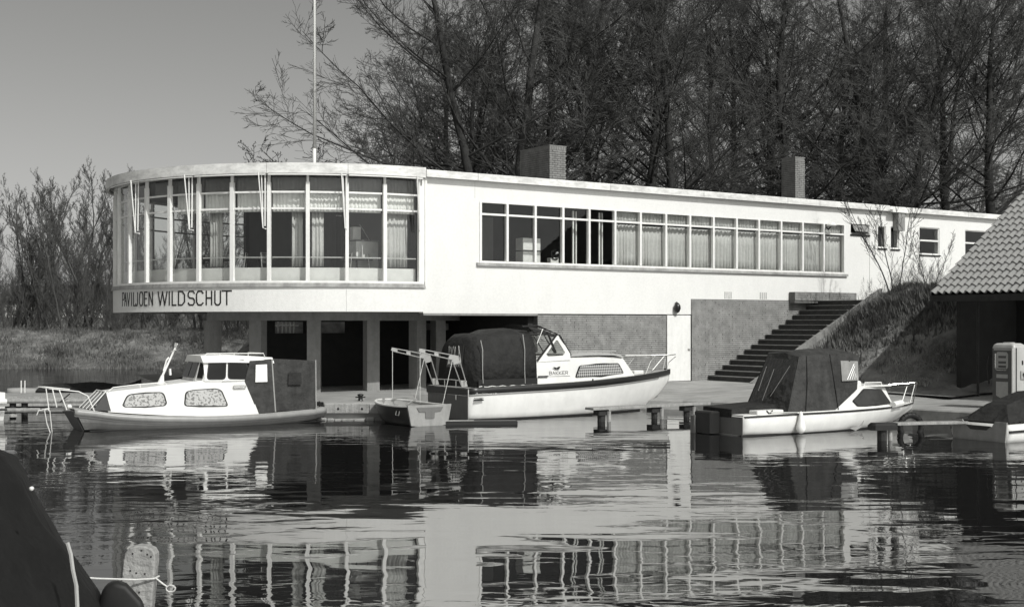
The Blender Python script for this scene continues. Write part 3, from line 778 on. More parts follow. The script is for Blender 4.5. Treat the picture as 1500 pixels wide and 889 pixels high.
# ------------------------------------------------------------------ bare trees
def seg_mesh(name, segs, m, sides=3):
    A = np.array([s[0] for s in segs], dtype=np.float64); Bm = np.array([s[1] for s in segs], dtype=np.float64)
    ra = np.array([s[2] for s in segs])[:, None]; rb = np.array([s[3] for s in segs])[:, None]
    d = Bm-A; L = np.linalg.norm(d, axis=1, keepdims=True); L[L < 1e-6] = 1; d = d/L
    ref = np.where(np.abs(d[:, 2:3]) < .9, np.array([[0, 0, 1.]]), np.array([[1., 0, 0]]))
    e1 = np.cross(d, ref); e1 /= np.linalg.norm(e1, axis=1, keepdims=True); e2 = np.cross(d, e1)
    n = len(segs); vs = np.zeros((n, 2*sides, 3))
    for k in range(sides):
        a = 2*PI*k/sides; o = e1*math.cos(a)+e2*math.sin(a)
        vs[:, k] = A+o*ra; vs[:, sides+k] = Bm+o*rb+d*rb*.3
    base = (np.arange(n)*2*sides)[:, None]
    q = []
    for k in range(sides):
        k2 = (k+1) % sides; q.append(np.concatenate([base+k, base+k2, base+sides+k2, base+sides+k], axis=1))
    q = np.stack(q, 1).reshape(-1)
    me = bpy.data.meshes.new(name); nf = n*sides
    me.vertices.add(n*2*sides); me.vertices.foreach_set('co', vs.reshape(-1))
    me.loops.add(nf*4); me.loops.foreach_set('vertex_index', q.astype(np.int32))
    me.polygons.add(nf); me.polygons.foreach_set('loop_start', (np.arange(nf)*4).astype(np.int32)); me.polygons.foreach_set('loop_total', np.full(nf, 4, dtype=np.int32))
    me.materials.append(m); me.update(calc_edges=True); 
    me.polygons.foreach_set('use_smooth', np.ones(nf, dtype=bool))
    return me
def norm(x, y, z):
    l = math.sqrt(x*x+y*y+z*z) or 1; return (x/l, y/l, z/l)
def grow(prm, seed):
    rr = random.Random(seed); out = [[] for _ in range(6)]; g_ = rr.gauss; un = rr.uniform
    def br(p, d, L, r, lev, path):
        n = prm['steps'][lev]; sg = L/n; wob = prm['wob'][lev]; tr = prm['trop'][lev]; mx = prm['max']
        st = prm['start'][lev]; r0 = r; kids = prm['kids'][lev] if lev < mx else 0; acc = 0
        for i in range(n):
            d = norm(d[0]+g_(0, wob), d[1]+g_(0, wob), d[2]+g_(0, wob*.7)+tr)
            q = (p[0]+d[0]*sg, p[1]+d[1]*sg, p[2]+d[2]*sg); f = (i+1)/n
            r2 = max(prm['rmin'], r0*(1-f*prm['tap'][lev])); out[lev].append((p, q, r, r2)); p = q; r = r2
            if lev < mx and f >= st:
                acc += kids/(n*(1-st)+1e-6)
                while acc >= 1:
                    acc -= 1
                    # child direction: tilt away from the parent
                    ax = norm(g_(0, 1), g_(0, 1), g_(0, .5 if lev < 1 else .26)); dt = ax[0]*d[0]+ax[1]*d[1]+ax[2]*d[2]
                    ax = norm(ax[0]-dt*d[0], ax[1]-dt*d[1], ax[2]-dt*d[2]); an = prm['ang'][lev]*un(.7, 1.25)
                    if lev == 0: an *= (1.35-.7*f)
                    c, s = math.cos(an), math.sin(an)
                    cd = norm(d[0]*c+ax[0]*s, d[1]*c+ax[1]*s, d[2]*c+ax[2]*s)
                    cl = L*prm['len'][lev]*un(.65, 1.15)*(1.15-.65*f if lev else (1.05-.55*(f-st)/(1-st+.01)))
                    b_ = un(0, 1); pp = (p[0]-d[0]*sg*b_, p[1]-d[1]*sg*b_, p[2]-d[2]*sg*b_)
                    br(pp, cd, cl, max(prm['rmin'], r*prm['rr'][lev]*un(.8, 1.1)), lev+1, 0)
    marks = []
    for k in range(prm['stems']):
        marks.append(len(out[0]))
        a = 2*PI*k/prm['stems']+un(-.4, .4); ln = prm['lean']
        br((prm['sep']*math.cos(a), prm['sep']*math.sin(a), -.3), norm(ln*math.cos(a), ln*math.sin(a), 1), prm['H']*un(.85, 1.08), prm['r']*un(.8, 1.1), 0, 0)
    out.append(marks)
    return out
BEECH = dict(max=4, stems=1, sep=0, lean=.03, H=17, r=.31, rmin=.0075, steps=[14, 9, 6, 5, 3], wob=[.045, .10, .10, .10, .12], trop=[.03, .045, .04, .03, .03],
             start=[.14, .12, .1, .1, 0], kids=[28, 13, 8, 5, 0], ang=[1.1, .8, .75, .65, 0], len=[.60, .46, .46, .62, 0], rr=[.34, .46, .5, .6, 0], tap=[.75, .8, .8, .7, .3])
def variant(seed, **kw):
    p = dict(BEECH); p.update(kw); o = grow(p, seed); return o
def stems(o, m, sides):
    mk = o[6]+[len(o[0])]
    return [seg_mesh('trunk', o[0][a:b], m, sides) for a, b in zip(mk[:-1], mk[1:])]
tree_meshes = []
V = [variant(11), variant(23, stems=2, sep=.35, lean=.05, r=.27, kids=[20, 13, 8, 6, 0]), variant(37, start=[.3, .15, .1, .1, 0], lean=.05, ang=[.85, .75, .7, .65, 0])]
for k, o in enumerate(V):
    tree_meshes.append((stems(o, M_bark, 8), seg_mesh('crown', o[1]+o[2], M_bark, 5), seg_mesh('twigs', o[3]+o[4], M_twig, 3)))
    print('tree', k, [len(x) for x in o])
def tree(name, ms, x, y, z, s, rz, lab, cat='tree', group=None):
    r_ = empty(name, (x, y, z), rz, lab, cat, group); r_.scale = (s, s, s)
    for q_ in ms[0]: obj('trunk', q_, r_)
    c_ = obj('crown', ms[1], r_); obj('twigs', ms[2], c_)
    return r_
tl = [  # px, distance, variant, scale, rotation, label
 (728, 60, 1, 1.12, .3, 'large twin-stemmed bare beech left of the wide brick chimney'),
 (676, 64, 0, .84, 3.6, 'bare beech reaching over the roof left of the large twin-stemmed beech'),
 (585, 60, 2, .52, 4.0, 'small bare tree behind the roof just right of the flagpole tree'),
 (842, 68, 2, 1.05, 1.1, 'bare beech just right of the wide brick chimney'),
 (935, 62, 0, 1.05, 3.1, 'thick-trunked bare beech above the middle of the ribbon window'),
 (988, 63, 2, 1.0, 5.2, 'leaning bare beech with a forked trunk right of the thick-trunked one'),
 (1068, 70, 1, .95, .9, 'thin bare beech midway between the two clusters of thick trunks'),
 (1158, 66, 0, 1.08, 4.4, 'bare beech whose trunk rises behind the narrow square chimney'),
 (1235, 72, 2, 1.0, 2.6, 'bare beech between the narrow chimney and the twin-stemmed tree at the right'),
 (1312, 66, 1, 1.0, 2.2, 'twin-stemmed bare beech above the small windows at the right'),
 (1395, 71, 0, .95, .2, 'bare beech left of the rightmost tree behind the tiled roof'),
 (1470, 64, 2, 1.05, 3.6, 'rightmost bare beech rising behind the tiled roof'),
 (672, 74, 0, .9, 5.0, 'farther bare beech filling the gap left of the large twin-stemmed beech'),
 (700, 76, 2, 1.1, 2.7, 'farther bare beech directly behind the large twin-stemmed beech'),
 (790, 75, 0, 1.1, 1.6, 'farther bare beech directly above the wide brick chimney'),
 (1110, 78, 2, 1.15, .6, 'farther bare beech just left of the narrow square chimney'),
 (1265, 79, 0, 1.15, 2.1, 'farther bare beech left of the twin-stemmed tree at the right')]
for px, Z, v, s, rz, lab in tl:
    x = (px-750)/1850*Z; tree('beech_tree', tree_meshes[v], x, Z, 3.2, s, rz, lab, 'tree', 'bare beeches behind the pavilion')
# low branching tree left of the flagpole
o = grow(dict(BEECH, H=8.2, r=.16, stems=3, sep=.3, lean=.38, start=[.15, .1, .1, .1, 0], kids=[11, 7, 5, 3, 0], rmin=.011, wob=[.13, .18, .2, .2, .2], trop=[.04, .06, .05, .03, .0]), 51)
tree('maple_tree', (stems(o, M_bark, 7), seg_mesh('crown', o[1]+o[2], M_bark, 4), seg_mesh('twigs', o[3]+o[4], M_twig, 3)), -8.8, 58, 2.4, 1, 0,
     'low wide bare tree with stubby twigs behind the roof beside the flagpole')
# dense wood behind: many simpler trees as one mass
rr = random.Random(77); allseg = [[], []]
wood = grow(dict(BEECH, H=17, kids=[22, 8, 5, 4, 0], max=4, rmin=.014, steps=[10, 6, 4, 3, 2], r=.26), 91)
wood2 = grow(dict(BEECH, H=15, kids=[20, 8, 5, 4, 0], max=4, rmin=.014, steps=[10, 6, 4, 3, 2], r=.22, lean=.1), 92)
wm = [(seg_mesh('wood_trunks', wood[0]+wood[1]+wood[2]+wood[3]+wood[4], M_twig, 3)), (seg_mesh('wood_trunks', wood2[0]+wood2[1]+wood2[2]+wood2[3]+wood2[4], M_twig, 3))]
print('wood', [len(x) for x in wood])
def join_copies(name, items, m):
    V_, F_ = [], []; base = 0
    for me, M_ in items:
        n = len(me.vertices); a = np.zeros(n*3); me.vertices.foreach_get('co', a); a = a.reshape(-1, 3)
        mm = np.array(M_)[:3]; a = a@mm[:, :3].T+mm[:, 3]; V_.append(a)
        l = np.zeros(len(me.loops), dtype=np.int32); me.loops.foreach_get('vertex_index', l); F_.append(l+base); base += n
    v = np.concatenate(V_); l = np.concatenate(F_); nf = len(l)//4
    me = bpy.data.meshes.new(name); me.vertices.add(len(v)); me.vertices.foreach_set('co', v.reshape(-1)); me.loops.add(len(l)); me.loops.foreach_set('vertex_index', l)
    me.polygons.add(nf); me.polygons.foreach_set('loop_start', (np.arange(nf)*4).astype(np.int32)); me.polygons.foreach_set('loop_total', np.full(nf, 4, dtype=np.int32))
    me.materials.append(m); me.update(calc_edges=True); return me
its = []
for k in range(11):
    px = 620+k*92+rr.uniform(-20, 20); Z = rr.uniform(80, 98); s = rr.uniform(1.05, 1.35)
    if px < 700: s *= .66
    its.append((wm[k % 2], Matrix.Translation(((px-750)/1850*Z, Z, 2.2)) @ Matrix.Rotation(rr.uniform(0, 6.3), 4, 'Z') @ Matrix.Scale(s, 4)))
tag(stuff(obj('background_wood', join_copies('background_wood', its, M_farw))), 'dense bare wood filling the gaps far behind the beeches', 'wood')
# left bank: slender young trees
ALD = dict(BEECH, H=9.0, r=.085, stems=5, sep=.6, lean=.17, kids=[17, 9, 5, 3, 0], ang=[.6, .5, .5, .5, 0], rmin=.0065, len=[.36, .45, .5, .7, 0], trop=[.03, .14, .12, .10, .05], steps=[12, 6, 5, 3, 2], start=[.08, .1, .1, .1, 0], wob=[.10, .12, .12, .12, .12])
al = []
for sd in (5, 6):
    o = grow(ALD, sd); al.append((stems(o, M_bark2, 6), seg_mesh('crown', o[1]+o[2], M_twig2, 4), seg_mesh('twigs', o[3]+o[4], M_twig2, 3))); print('alder', [len(x) for x in o])
for px, Z, v, s, rz, lab in [(18, 76, 0, .82, 1, 'slender bare tree at the left edge of the far bank'), (52, 78, 1, .98, 2, 'bushy bare tree second from the left edge on the far bank'),
    (88, 75, 0, 1.02, 3, 'bare many-stemmed tree on the far bank above the white boat bow'), (118, 79, 1, 1.15, 4.4, 'tallest slender bare tree on the far bank'),
    (147, 76, 0, 1.02, 5.5, 'bare tree on the far bank just left of the round glazing'), (182, 80, 1, .95, .7, 'bare tree half hidden behind the left edge of the round glazing'),
    (232, 76, 0, 1.05, 2.9, 'bare tree seen through the round glazing'), (300, 76, 1, 1.05, 1.9, 'bare tree behind the round room and its hanging lampshade'), (350, 74, 0, .95, 4.9, 'bare tree behind the left columns'),
    (-30, 78, 1, 1.0, 5, 'bare tree just outside the left edge of the far bank')]:
    x = (px-750)/1850*Z; tree('alder_tree', al[v], x, Z, land_h(x, Z)-.1, s*.9, rz, lab, 'tree', 'bare trees on the far bank')
its = []
for k in range(90):
    px = -40+k*5.6+rr.uniform(-8, 8); Z = rr.uniform(72, 90); x = (px-750)/1850*Z
    its.append((al[k % 2][1], Matrix.Translation((x, Z, land_h(x, Z)-.2)) @ Matrix.Rotation(rr.uniform(0, 6.3), 4, 'Z') @ Matrix.Scale(rr.uniform(.14, .32) if k % 3 else rr.uniform(.4, .65), 4)))
tag(stuff(obj('thicket', join_copies('thicket', its, M_twig2))), 'tangled bare undergrowth along the top of the far bank', 'undergrowth')
# sapling in front of the white wall
sap = dict(BEECH, H=3.7, r=.024, stems=3, sep=.12, lean=.24, kids=[10, 5, 3, 0, 0], max=3, ang=[.5, .5, .5, .5, 0], rmin=.005, len=[.42, .5, .5, .5, 0], trop=[.03, .09, .05, .05, 0], start=[.2, .1, .1, .1, 0], wob=[.06, .1, .12, .12, 0])
for k, (px, d, s, sd, lab) in enumerate([(1308, 2.9, 1.0, 3, 'bare sapling with thin upright stems in front of the small windows'), (1362, 3.0, .62, 9, 'small twiggy bare bush on the slope beside the tiled roof')]):
    kk = (px-750)/1850; bx, by = P0.x+d*N.x, P0.y+d*N.y; t = (by*kk-bx)/(U.x-U.y*kk)
    o = grow(sap, sd); e = empty('sapling', L2W(t, -d, hill_z(t, -d)), 0, lab, 'sapling'); e.scale = (s, s, s)
    for q_ in stems(o, M_bark, 6): obj('trunk', q_, e)
    obj('crown', seg_mesh('crown', o[1]+o[2]+o[3], M_bark, 4), e)
its = []; rq = random.Random(31)
for k in range(34):
    t = 3.6+rq.random()*5.5; y = -2.6-abs(rq.gauss(0, 1.2)); p = L2W(t, y, hill_z(t, y)-.1)
    its.append((al[k % 2][1], Matrix.Translation(p) @ Matrix.Rotation(rq.uniform(0, 6.3), 4, 'Z') @ Matrix.Scale(rq.uniform(.06, .13), 4)))
tag(stuff(obj('brushwood', join_copies('brushwood', its, M_bark))), 'dark twiggy brushwood along the top of the slope beside the stairs', 'brushwood')
# far low buildings behind the left trees
def far_house(px, Z, w_, h, lab):
    e = empty('far_building', ((px-750)/1850*Z, Z, 1.9), 0, lab, 'building', None)
    MB().box(0, w_, 0, 6, 0, h).build('wall', mat('far_wall', .22, .9), e)
    MB().hexa([(-.3, -.4, h), (w_+.3, -.4, h), (w_+.3, 6.4, h), (-.3, 6.4, h), (-.1, 2.8, h+1.5), (w_+.1, 2.8, h+1.5), (w_+.1, 3.2, h+1.5), (-.1, 3.2, h+1.5)]).build('roof', mat('far_roof', .10, .9), e)
    n = int(w_/1.6)
    for k in range(n): 
        wn = MB().box(.4+k*1.6, 1.5+k*1.6, -.06, -.005, 1.0, h-.35).build('window', M_wpaint, e)
        MB().box(.5+k*1.6, .92+k*1.6, -.07, -.061, 1.1, h-.45).build('pane', M_hullw, wn); MB().box(.98+k*1.6, 1.4+k*1.6, -.07, -.061, 1.1, h-.45).build('pane', M_hullw, wn)
far_house(2, 120, 3.4, 2.6, 'low pale cabin with bright windows behind the trees at the far left')
far_house(62, 126, 7, 2.9, 'long low building with a dark roof behind the bare trees on the left')

# ------------------------------------------------------------------ tiled shed at the right
SA = Vector((11.3, 34.0, 3.20)); SH = empty('tiled_shed', SA, ANG, 'open boat shed with a steep pantiled roof at the right edge', 'shed')
# local frame: x = up the slope direction (plan), -y towards the camera along the eave
pit = math.radians(35.5); LS = 7.2; LE = 6.0
cp, sp = math.cos(pit), math.sin(pit)
def rf(s, e, h=0): return (s*cp-h*sp, -e, s*sp+h*cp)
MB().hexa([rf(0, 0, -.12), rf(LS, 0, -.12), rf(LS, LE, -.12), rf(0, LE, -.12), rf(0, 0, -.03), rf(LS, 0, -.03), rf(LS, LE, -.03), rf(0, LE, -.03)]).build('roof_deck', M_wood_d, SH)
tr_ = MB().box(-.06, .02, -LE, .02, -.20, -.03).build('roof', M_wood_d, SH, label='dark eaves board carrying the pantiles')
MB().hexa([rf(0, -.03, -.2), rf(LS, -.03, -.2), rf(LS, -.002, -.2), rf(0, -.002, -.2), rf(0, -.03, .02), rf(LS, -.03, .02), rf(LS, -.002, .02), rf(0, -.002, .02)]).build('barge_board', M_wood_d, SH)
# pantile: S-shaped section
TW, TLn = .215, .33
def tile_mesh():
    mb = MB(); prof = []
    for k in range(9):
        u_ = k/8; y = -u_*(TW+.03); z = .05*math.sin(u_*2*PI*.95+.3)+.012
        prof.append((y, z))
    rings = []
    for s_, h in ((-.035, .048), (TLn, .0)):
        top = [(s_, y, z+h) for y, z in prof]; bot = [(s_, y, z+h-.014) for y, z in reversed(prof)]
        rings.append(top+bot)
    mb.loft(rings); me = mb.mesh('roof_tile', M_tile); fixn(me); return me
tm = tile_mesh(); cnt = 0; rr = random.Random(4); extra = []
for i in range(21):
    for j in range(27):
        s_ = i*TLn; e_ = j*TW
        loc = rf(s_, e_, .02+rr.uniform(-.004, .004)); rot = (rr.uniform(-.02, .02), -pit+rr.uniform(-.012, .012), rr.uniform(-.012, .012))
        # world place and whether the camera can see it
        wp = SA + Matrix.Rotation(ANG, 3, 'Z') @ Vector(loc); px = 750+1850*wp.x/wp.y; py = 472-(wp.z-EYE)*1850/wp.y
        if px < 1520 and py > -20 and cnt < 298:
            obj('roof_tile', tm, tr_, loc, rot); cnt += 1
        else: extra.append((tm, Matrix.Translation(loc) @ Euler(rot).to_matrix().to_4x4()))
print('tiles', cnt)
mbx = MB()
for me, M_ in extra:
    b = len(mbx.v); mbx.v += [tuple(M_ @ v.co) for v in me.vertices]; mbx.f += [tuple(b+k for k in p_.vertices) for p_ in me.polygons]
stuff(mbx.build('roof_tile', M_tile, tr_))
MB().hexa([rf(LS, -.02, -.05), (2*LS*cp, .02, -.1), (2*LS*cp, -LE, -.1), rf(LS, LE, -.05), rf(LS, -.02, .06), (2*LS*cp, .02, .0), (2*LS*cp, -LE, .0), rf(LS, LE, .06)]).build('roof_deck', M_wood_d, SH, label='far slope of the roof')
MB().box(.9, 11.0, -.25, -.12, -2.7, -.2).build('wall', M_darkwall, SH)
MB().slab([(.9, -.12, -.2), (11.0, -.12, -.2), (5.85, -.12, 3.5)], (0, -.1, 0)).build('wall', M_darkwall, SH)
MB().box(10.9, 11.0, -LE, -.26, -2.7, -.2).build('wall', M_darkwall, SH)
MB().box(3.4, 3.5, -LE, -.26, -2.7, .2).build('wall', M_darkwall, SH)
mb = MB()
for e_ in (.9, 3.4): MB().tube([(.75, -e_, -2.72), (.75, -e_, -.05)], .035 if e_ < 1 else .06, 8).build('post', M_wood_d, SH)
MB().tube([(.1, .03, -.12), (5.7, .03, -.12+5.6*math.tan(pit))], .02, 6).build('verge_trim', M_gpaint, SH)

# ------------------------------------------------------------------ fuel pump
PPx = at_px(1478, 30.3, .42); PU = empty('fuel_pump', PPx, ANG-.04, 'old rounded fuel pump with dark front and white side on the quay at the right', 'fuel pump')
def rrect(w, d, r, z, n=4, cx=0, cy=0):
    pts = []
    for (sx, sy, a0) in ((1, 1, 0), (-1, 1, PI/2), (-1, -1, PI), (1, -1, 3*PI/2)):
        for k in range(n+1):
            a = a0+PI/2*k/n; pts.append((cx+sx*(w/2-r)+r*math.cos(a), cy+sy*(d/2-r)+r*math.sin(a), z))
    return pts
Wp, Dp = .46, .62
MB().loft([rrect(Wp, Dp, .05, 0), rrect(Wp, Dp, .05, 1.43), rrect(Wp-.03, Dp-.03, .06, 1.49), rrect(Wp-.14, Dp-.14, .06, 1.53)]).build('cabinet', mat('cream_enamel', .42, .4, .05, 5, spec=.5, stain=.15), PU)
MB().bbox(-.10, .10, -.12, .12, 1.53, 1.55, .02).build('cap', M_hullg2, PU)
x_ = -Wp/2
MB().box(x_-.014, x_-.002, -Dp/2+.07, Dp/2-.03, .12, 1.40).build('front_panel', mat('pump_dark_enamel', .07, .4, .1, 5, spec=.5), PU)
MB().box(x_-.02, x_+.0, -Dp/2+.02, -Dp/2+.055, .0, 1.42).build('trim_strip', M_hullw, PU)
MB().box(-Wp/2+.06, -Wp/2+.09, -Dp/2-.012, -Dp/2-.001, .0, 1.42).build('trim_strip', M_black, PU)
MB().box(x_-.02, x_-.0145, -.24, .24, 1.36, 1.395).build('trim_strip', M_hullg2, PU)
gl_ = MB().slab([(x_-.016, .17-.12*0, .92), (x_-.016, -.13, .92), (x_-.016, -.16, .96), (x_-.016, -.16, 1.27), (x_-.016, -.12, 1.32), (x_-.016, .13, 1.32), (x_-.016, .17, 1.27)], (-.01, 0, 0)).build('gauge_window', M_label, PU)
for z_ in (1.21, 1.08, .98): MB().box(x_-.034, x_-.027, -.11, .10, z_-.035, z_+.02).build('dial', mat('dial_face', .08, .4), gl_)
MB().tube([(x_-.03, .19, 1.28), (x_-.03, .19, .94), (x_-.03, .15, .89), (x_-.03, -.12, .89)], .009, 6).build('window_trim', M_chrome, gl_)
MB().slab([(x_-.016, .16, .70), (x_-.016, -.15, .70), (x_-.016, -.15, .79), (x_-.016, .16, .79)], (-.01, 0, 0)).build('name_label', M_label, PU)
MB().slab([(x_-.016, .17, .61), (x_-.016, -.16, .61), (x_-.016, -.16, .28), (x_-.016, .005, .20), (x_-.016, .17, .28)], (-.01, 0, 0)).build('shield_emblem', M_label, PU)
h_ = MB().bbox(.0, .16, -Dp/2-.03, -Dp/2-.001, .68, .88, .01).build('nozzle_holder', M_hullg2, PU)
MB().tube([(.06, -Dp/2-.05, .82), (.13, -Dp/2-.09, .74)], .025, 6).build('nozzle', M_black, h_)
MB().box(.06, .09, -Dp/2-.02, -Dp/2-.001, 1.02, 1.12).build('keyhole', M_black, PU)
MB().tube([(x_+.1, Dp/2+.02, 1.15), (x_-.0, Dp/2+.08, 1.2), (x_-.03, Dp/2+.1, 1.0), (x_, Dp/2+.08, .55)], .02, 6).build('hose', M_rubber, PU)

# ------------------------------------------------------------------ boats
def hull_mb(st, nsec=5, rake=None):
    """st: list of (x, half deck beam, deck z, half chine beam, chine z, keel z). Closed shell incl. deck and transoms."""
    rings = []
    for x, bd, zd, bc, zc, zk in st:
        side = []
        for k in range(nsec+1):
            f = k/nsec; bulge = math.sin(f*PI)*.05*min(1, bd*2)
            side.append((x, bd+(bc-bd)*f+bulge, zd+(zc-zd)*f))
        keel = [(x, bc*.5, zc+(zk-zc)*.55), (x, 0, zk)]
        r_ = side+keel+[(x, -a[1], a[2]) for a in reversed(side+keel[:-1])]
        if rake:                                        # (start x, slope): lower points set back towards the stern
            f = sm((x-rake[0])/.9)*rake[1]; r_ = [(a[0]-(zd-a[2])*f, a[1], a[2]) for a in r_]
        rings.append(r_)
    return MB().loft(rings)
def interp(st, n=22):
    X = [s[0] for s in st]; out = []
    for k in range(n+1):
        x = X[0]+(X[-1]-X[0])*k/n
        out.append((x,)+tuple(float(np.interp(x, X, [s[j] for s in st])) for j in range(1, 6)))
    return out
def smooth_interp(st, n=26):
    # Catmull-Rom over the stations for a fair hull line
    out = []; m = len(st)
    for k in range(n+1):
        f = k/n*(m-1); i = min(int(f), m-2); t = f-i
        p0, p1, p2, p3 = st[max(i-1, 0)], st[i], st[i+1], st[min(i+2, m-1)]
        out.append(tuple(.5*((2*b)+(-a+c)*t+(2*a-5*b+4*c-d)*t*t+(-a+3*b-3*c+d)*t**3) for a, b, c, d in zip(p0, p1, p2, p3)))
    return out
def strake(st, zoff0, zoff1, out, side, x0=None, x1=None):
    """band following the deck edge; zoff measured from the deck line"""
    rings = []
    for x, bd, zd, bc, zc, zk in st:
        if (x0 is not None and x < x0) or (x1 is not None and x > x1): continue
        def pt(dz, o):
            f = max(0, min(1, -dz/max(.05, zd-zc))); b = bd+(bc-bd)*f+math.sin(f*PI)*.05*min(1, bd*2)+o
            return (x, side*b, zd+dz)
        rings.append([pt(zoff0, -.01), pt(zoff0, out), pt(zoff1, out), pt(zoff1, -.01)])
    return MB().loft(rings)
def panel(pts, th, axis=(0, 1, 0)): return MB().slab(pts, Vector(axis)*th)
def round_poly(pts, r, n=4):
    out = []; m = len(pts)
    for i in range(m):
        p, a, b = Vector(pts[i]), Vector(pts[i-1]), Vector(pts[(i+1) % m]); u_ = (a-p).normalized(); v_ = (b-p).normalized()
        rr_ = min(r, (a-p).length*.45, (b-p).length*.45); s, e = p+u_*rr_, p+v_*rr_
        for k in range(n+1):
            f = k/n; out.append(s*(1-f)**2+p*2*f*(1-f)+e*f*f)
    return out
def cab_window(parent, pts, side, ypos, fm, gm, name='window', r=.07, inner=None, ytilt=0, lab=None):
    """rounded window in an x-z plane lying on a cabin side at y = side*ypos (leaning in with height by ytilt)"""
    P = [(x, side*(ypos-ytilt*z), z) for x, z in pts]; P = round_poly(P, r)
    c = sum((Vector(p) for p in P), Vector())/len(P)
    outer = [c+(p-c)*1.0+(p-c).normalized()*.022 for p in P]
    f = MB().slab(outer, (0, side*.012, 0)).build(name, fm, parent, label=lab)
    MB().slab([p+Vector((0, side*.0125, 0)) for p in P], (0, side*.004, 0)).build('curtain' if inner else 'pane', inner or gm, f)
    return f
M_dglass = mat('dark_cabin_glass', .012, .12, .2, 3, spec=.25)
M_midglass = mat('grey_cabin_glass', .04, .12, .3, 3, spec=.4)

# ---------- boat 2: large white cruiser in the middle (bow to +x), visible side is -y
o2 = Vector((-1.01, 31.26, 0)) - N*1.12
B2 = empty('cabin_cruiser', o2, ANG, 'large white cabin cruiser with black rubbing strake and dark canopy under the white wall', 'boat', 'moored motor boats')
st2 = smooth_interp([(0, 1.02, .78, .86, .02, -.22), (1.2, 1.12, .81, .98, .0, -.30), (2.6, 1.18, .84, 1.03, .02, -.32), (3.9, 1.12, .88, .92, .04, -.32), (5.2, .88, .94, .60, .08, -.30), (6.2, .56, .99, .28, .2, -.12), (7.0, .24, 1.04, .09, .5, .36), (7.42, .04, 1.08, .02, .86, .80)])
hull_mb(st2).build('hull', M_hullw, B2, True).data.polygons[0].use_smooth = False
for s_ in (-1, 1):
    strake(st2, .035, -.115, .035, s_).build('rubbing_strake', M_hullk, B2, True)
    strake(st2, -.118, -.165, .018, s_, x1=6.8).build('cove_stripe', M_hullg2, B2, True)
    strake([(x, bd, zd, bc, zc, zk) for x, bd, zd, bc, zc, zk in st2], 0, 0, 0, s_) if False else None
MB().bbox(-.012, .0, -.98, .98, -.1, .62, .002).build('transom', M_hullg, B2, label='transom with its shade painted in as grey')  # grey paints in the shade on the stern of the white hull
MB().bbox(-.05, -.013, -1.0, 1.0, .63, .80, .01).build('transom_cap', M_hullk, B2)
# boot stripe
rings = []
for x, bd, zd, bc, zc, zk in st2:
    if x > 6.3: break
    rings.append([(x, -bc-.012, -.04), (x, -bc-.03, .035), (x, -bc+.03, .035), (x, -bc+.03, -.04)])
MB().loft(rings).build('boot_stripe', M_hullk, B2)
# deck
rings = [[(x, -bd*.97, zd+.012), (x, bd*.97, zd+.012), (x, bd*.97, zd+.03), (x, -bd*.97, zd+.03)] for x, bd, zd, bc, zc, zk in st2]
MB().loft(rings).build('deck', M_hullg2, B2)
# cabin trunk from x=2.1 to 5.5
def trunk_mb(secs):
    """secs: (x, half beam bottom, z bottom, half beam top, z top)"""
    return MB().loft([[(x, -b0, z0), (x, -b1, z1-.06), (x, -b1+.08, z1), (x, b1-.08, z1), (x, b1, z1-.06), (x, b0, z0)] for x, b0, z0, b1, z1 in secs])
trunk_mb([(2.1, .96, .84, .90, 1.48), (3.15, .95, .86, .88, 1.56), (4.3, .86, .90, .76, 1.54), (5.28, .66, .94, .54, 1.50)]).build('cabin', M_hullw, B2)
panel([(5.26, -.54, 1.49), (5.26, .54, 1.49), (5.62, .66, .97), (5.62, -.66, .97)], .05, (-1, 0, 0)).build('cabin_front', M_hullw, B2)
MB().loft([[(5.24, -.54, 1.49), (5.60, -.66, .96), (5.2, -.67, .94)], [(5.24, .54, 1.49), (5.60, .66, .96), (5.2, .67, .94)]]).build('cabin_front', M_hullw, B2)
MB().loft([[(x, -b, z-.03), (x, -b+.1, z+.045), (x, b-.1, z+.045), (x, b, z-.03)] for x, b, z in [(3.05, .9, 1.57), (4.0, .82, 1.60), (4.9, .66, 1.58), (5.32, .55, 1.50)]]).build('cabin_roof', M_hullg2, B2)
# wedge coaming with triangular window
cw = [(2.12, 1.44), (2.80, 2.10), (2.90, 2.10), (3.22, 1.62), (3.22, 1.46), (2.12, 1.42)]
ch = [(2.45, 1.62), (2.79, 1.98), (2.84, 1.98), (3.06, 1.66), (3.0, 1.58), (2.5, 1.56)]
for s_ in (-1, 1):
    oo_ = [Vector((x, s_*(.91-.10*(z-1.45)), z)) for x, z in cw]; ii = [Vector((x, s_*(.91-.10*(z-1.45)), z)) for x, z in ch]
    mb = MB(); i0 = len(mb.v)
    th = Vector((0, -s_*.04, 0))
    mb.v = [tuple(p) for p in oo_+ii]+[tuple(p+th) for p in oo_+ii]
    for k in range(6):
        k2 = (k+1) % 6; mb.f += [(k, k2, 6+k2, 6+k), (12+k, 12+k2, 18+k2, 18+k), (k, k2, 12+k2, 12+k), (6+k, 6+k2, 18+k2, 18+k)]
    wg = mb.build('windscreen_side', M_hullw, B2)
    MB().slab([p+th*.6 for p in ii], th*.1).build('pane', M_glass, wg)
MB().tube([(2.9, -.86, 2.1), (3.0, -.6, 2.12), (3.05, 0, 2.13), (3.0, .6, 2.12), (2.9, .86, 2.1)], .03, 6).build('windscreen_frame', M_hullk, B2)
for y in (-.5, 0, .5): MB().tube([(3.0, y, 2.12), (3.38, y, 1.6)], .02, 5).build('windscreen_frame', M_hullk, B2)
MB().tube([(2.92, -.86, 2.08), (3.28, -.84, 1.58)], .03, 5).build('windscreen_frame', M_hullk, B2)
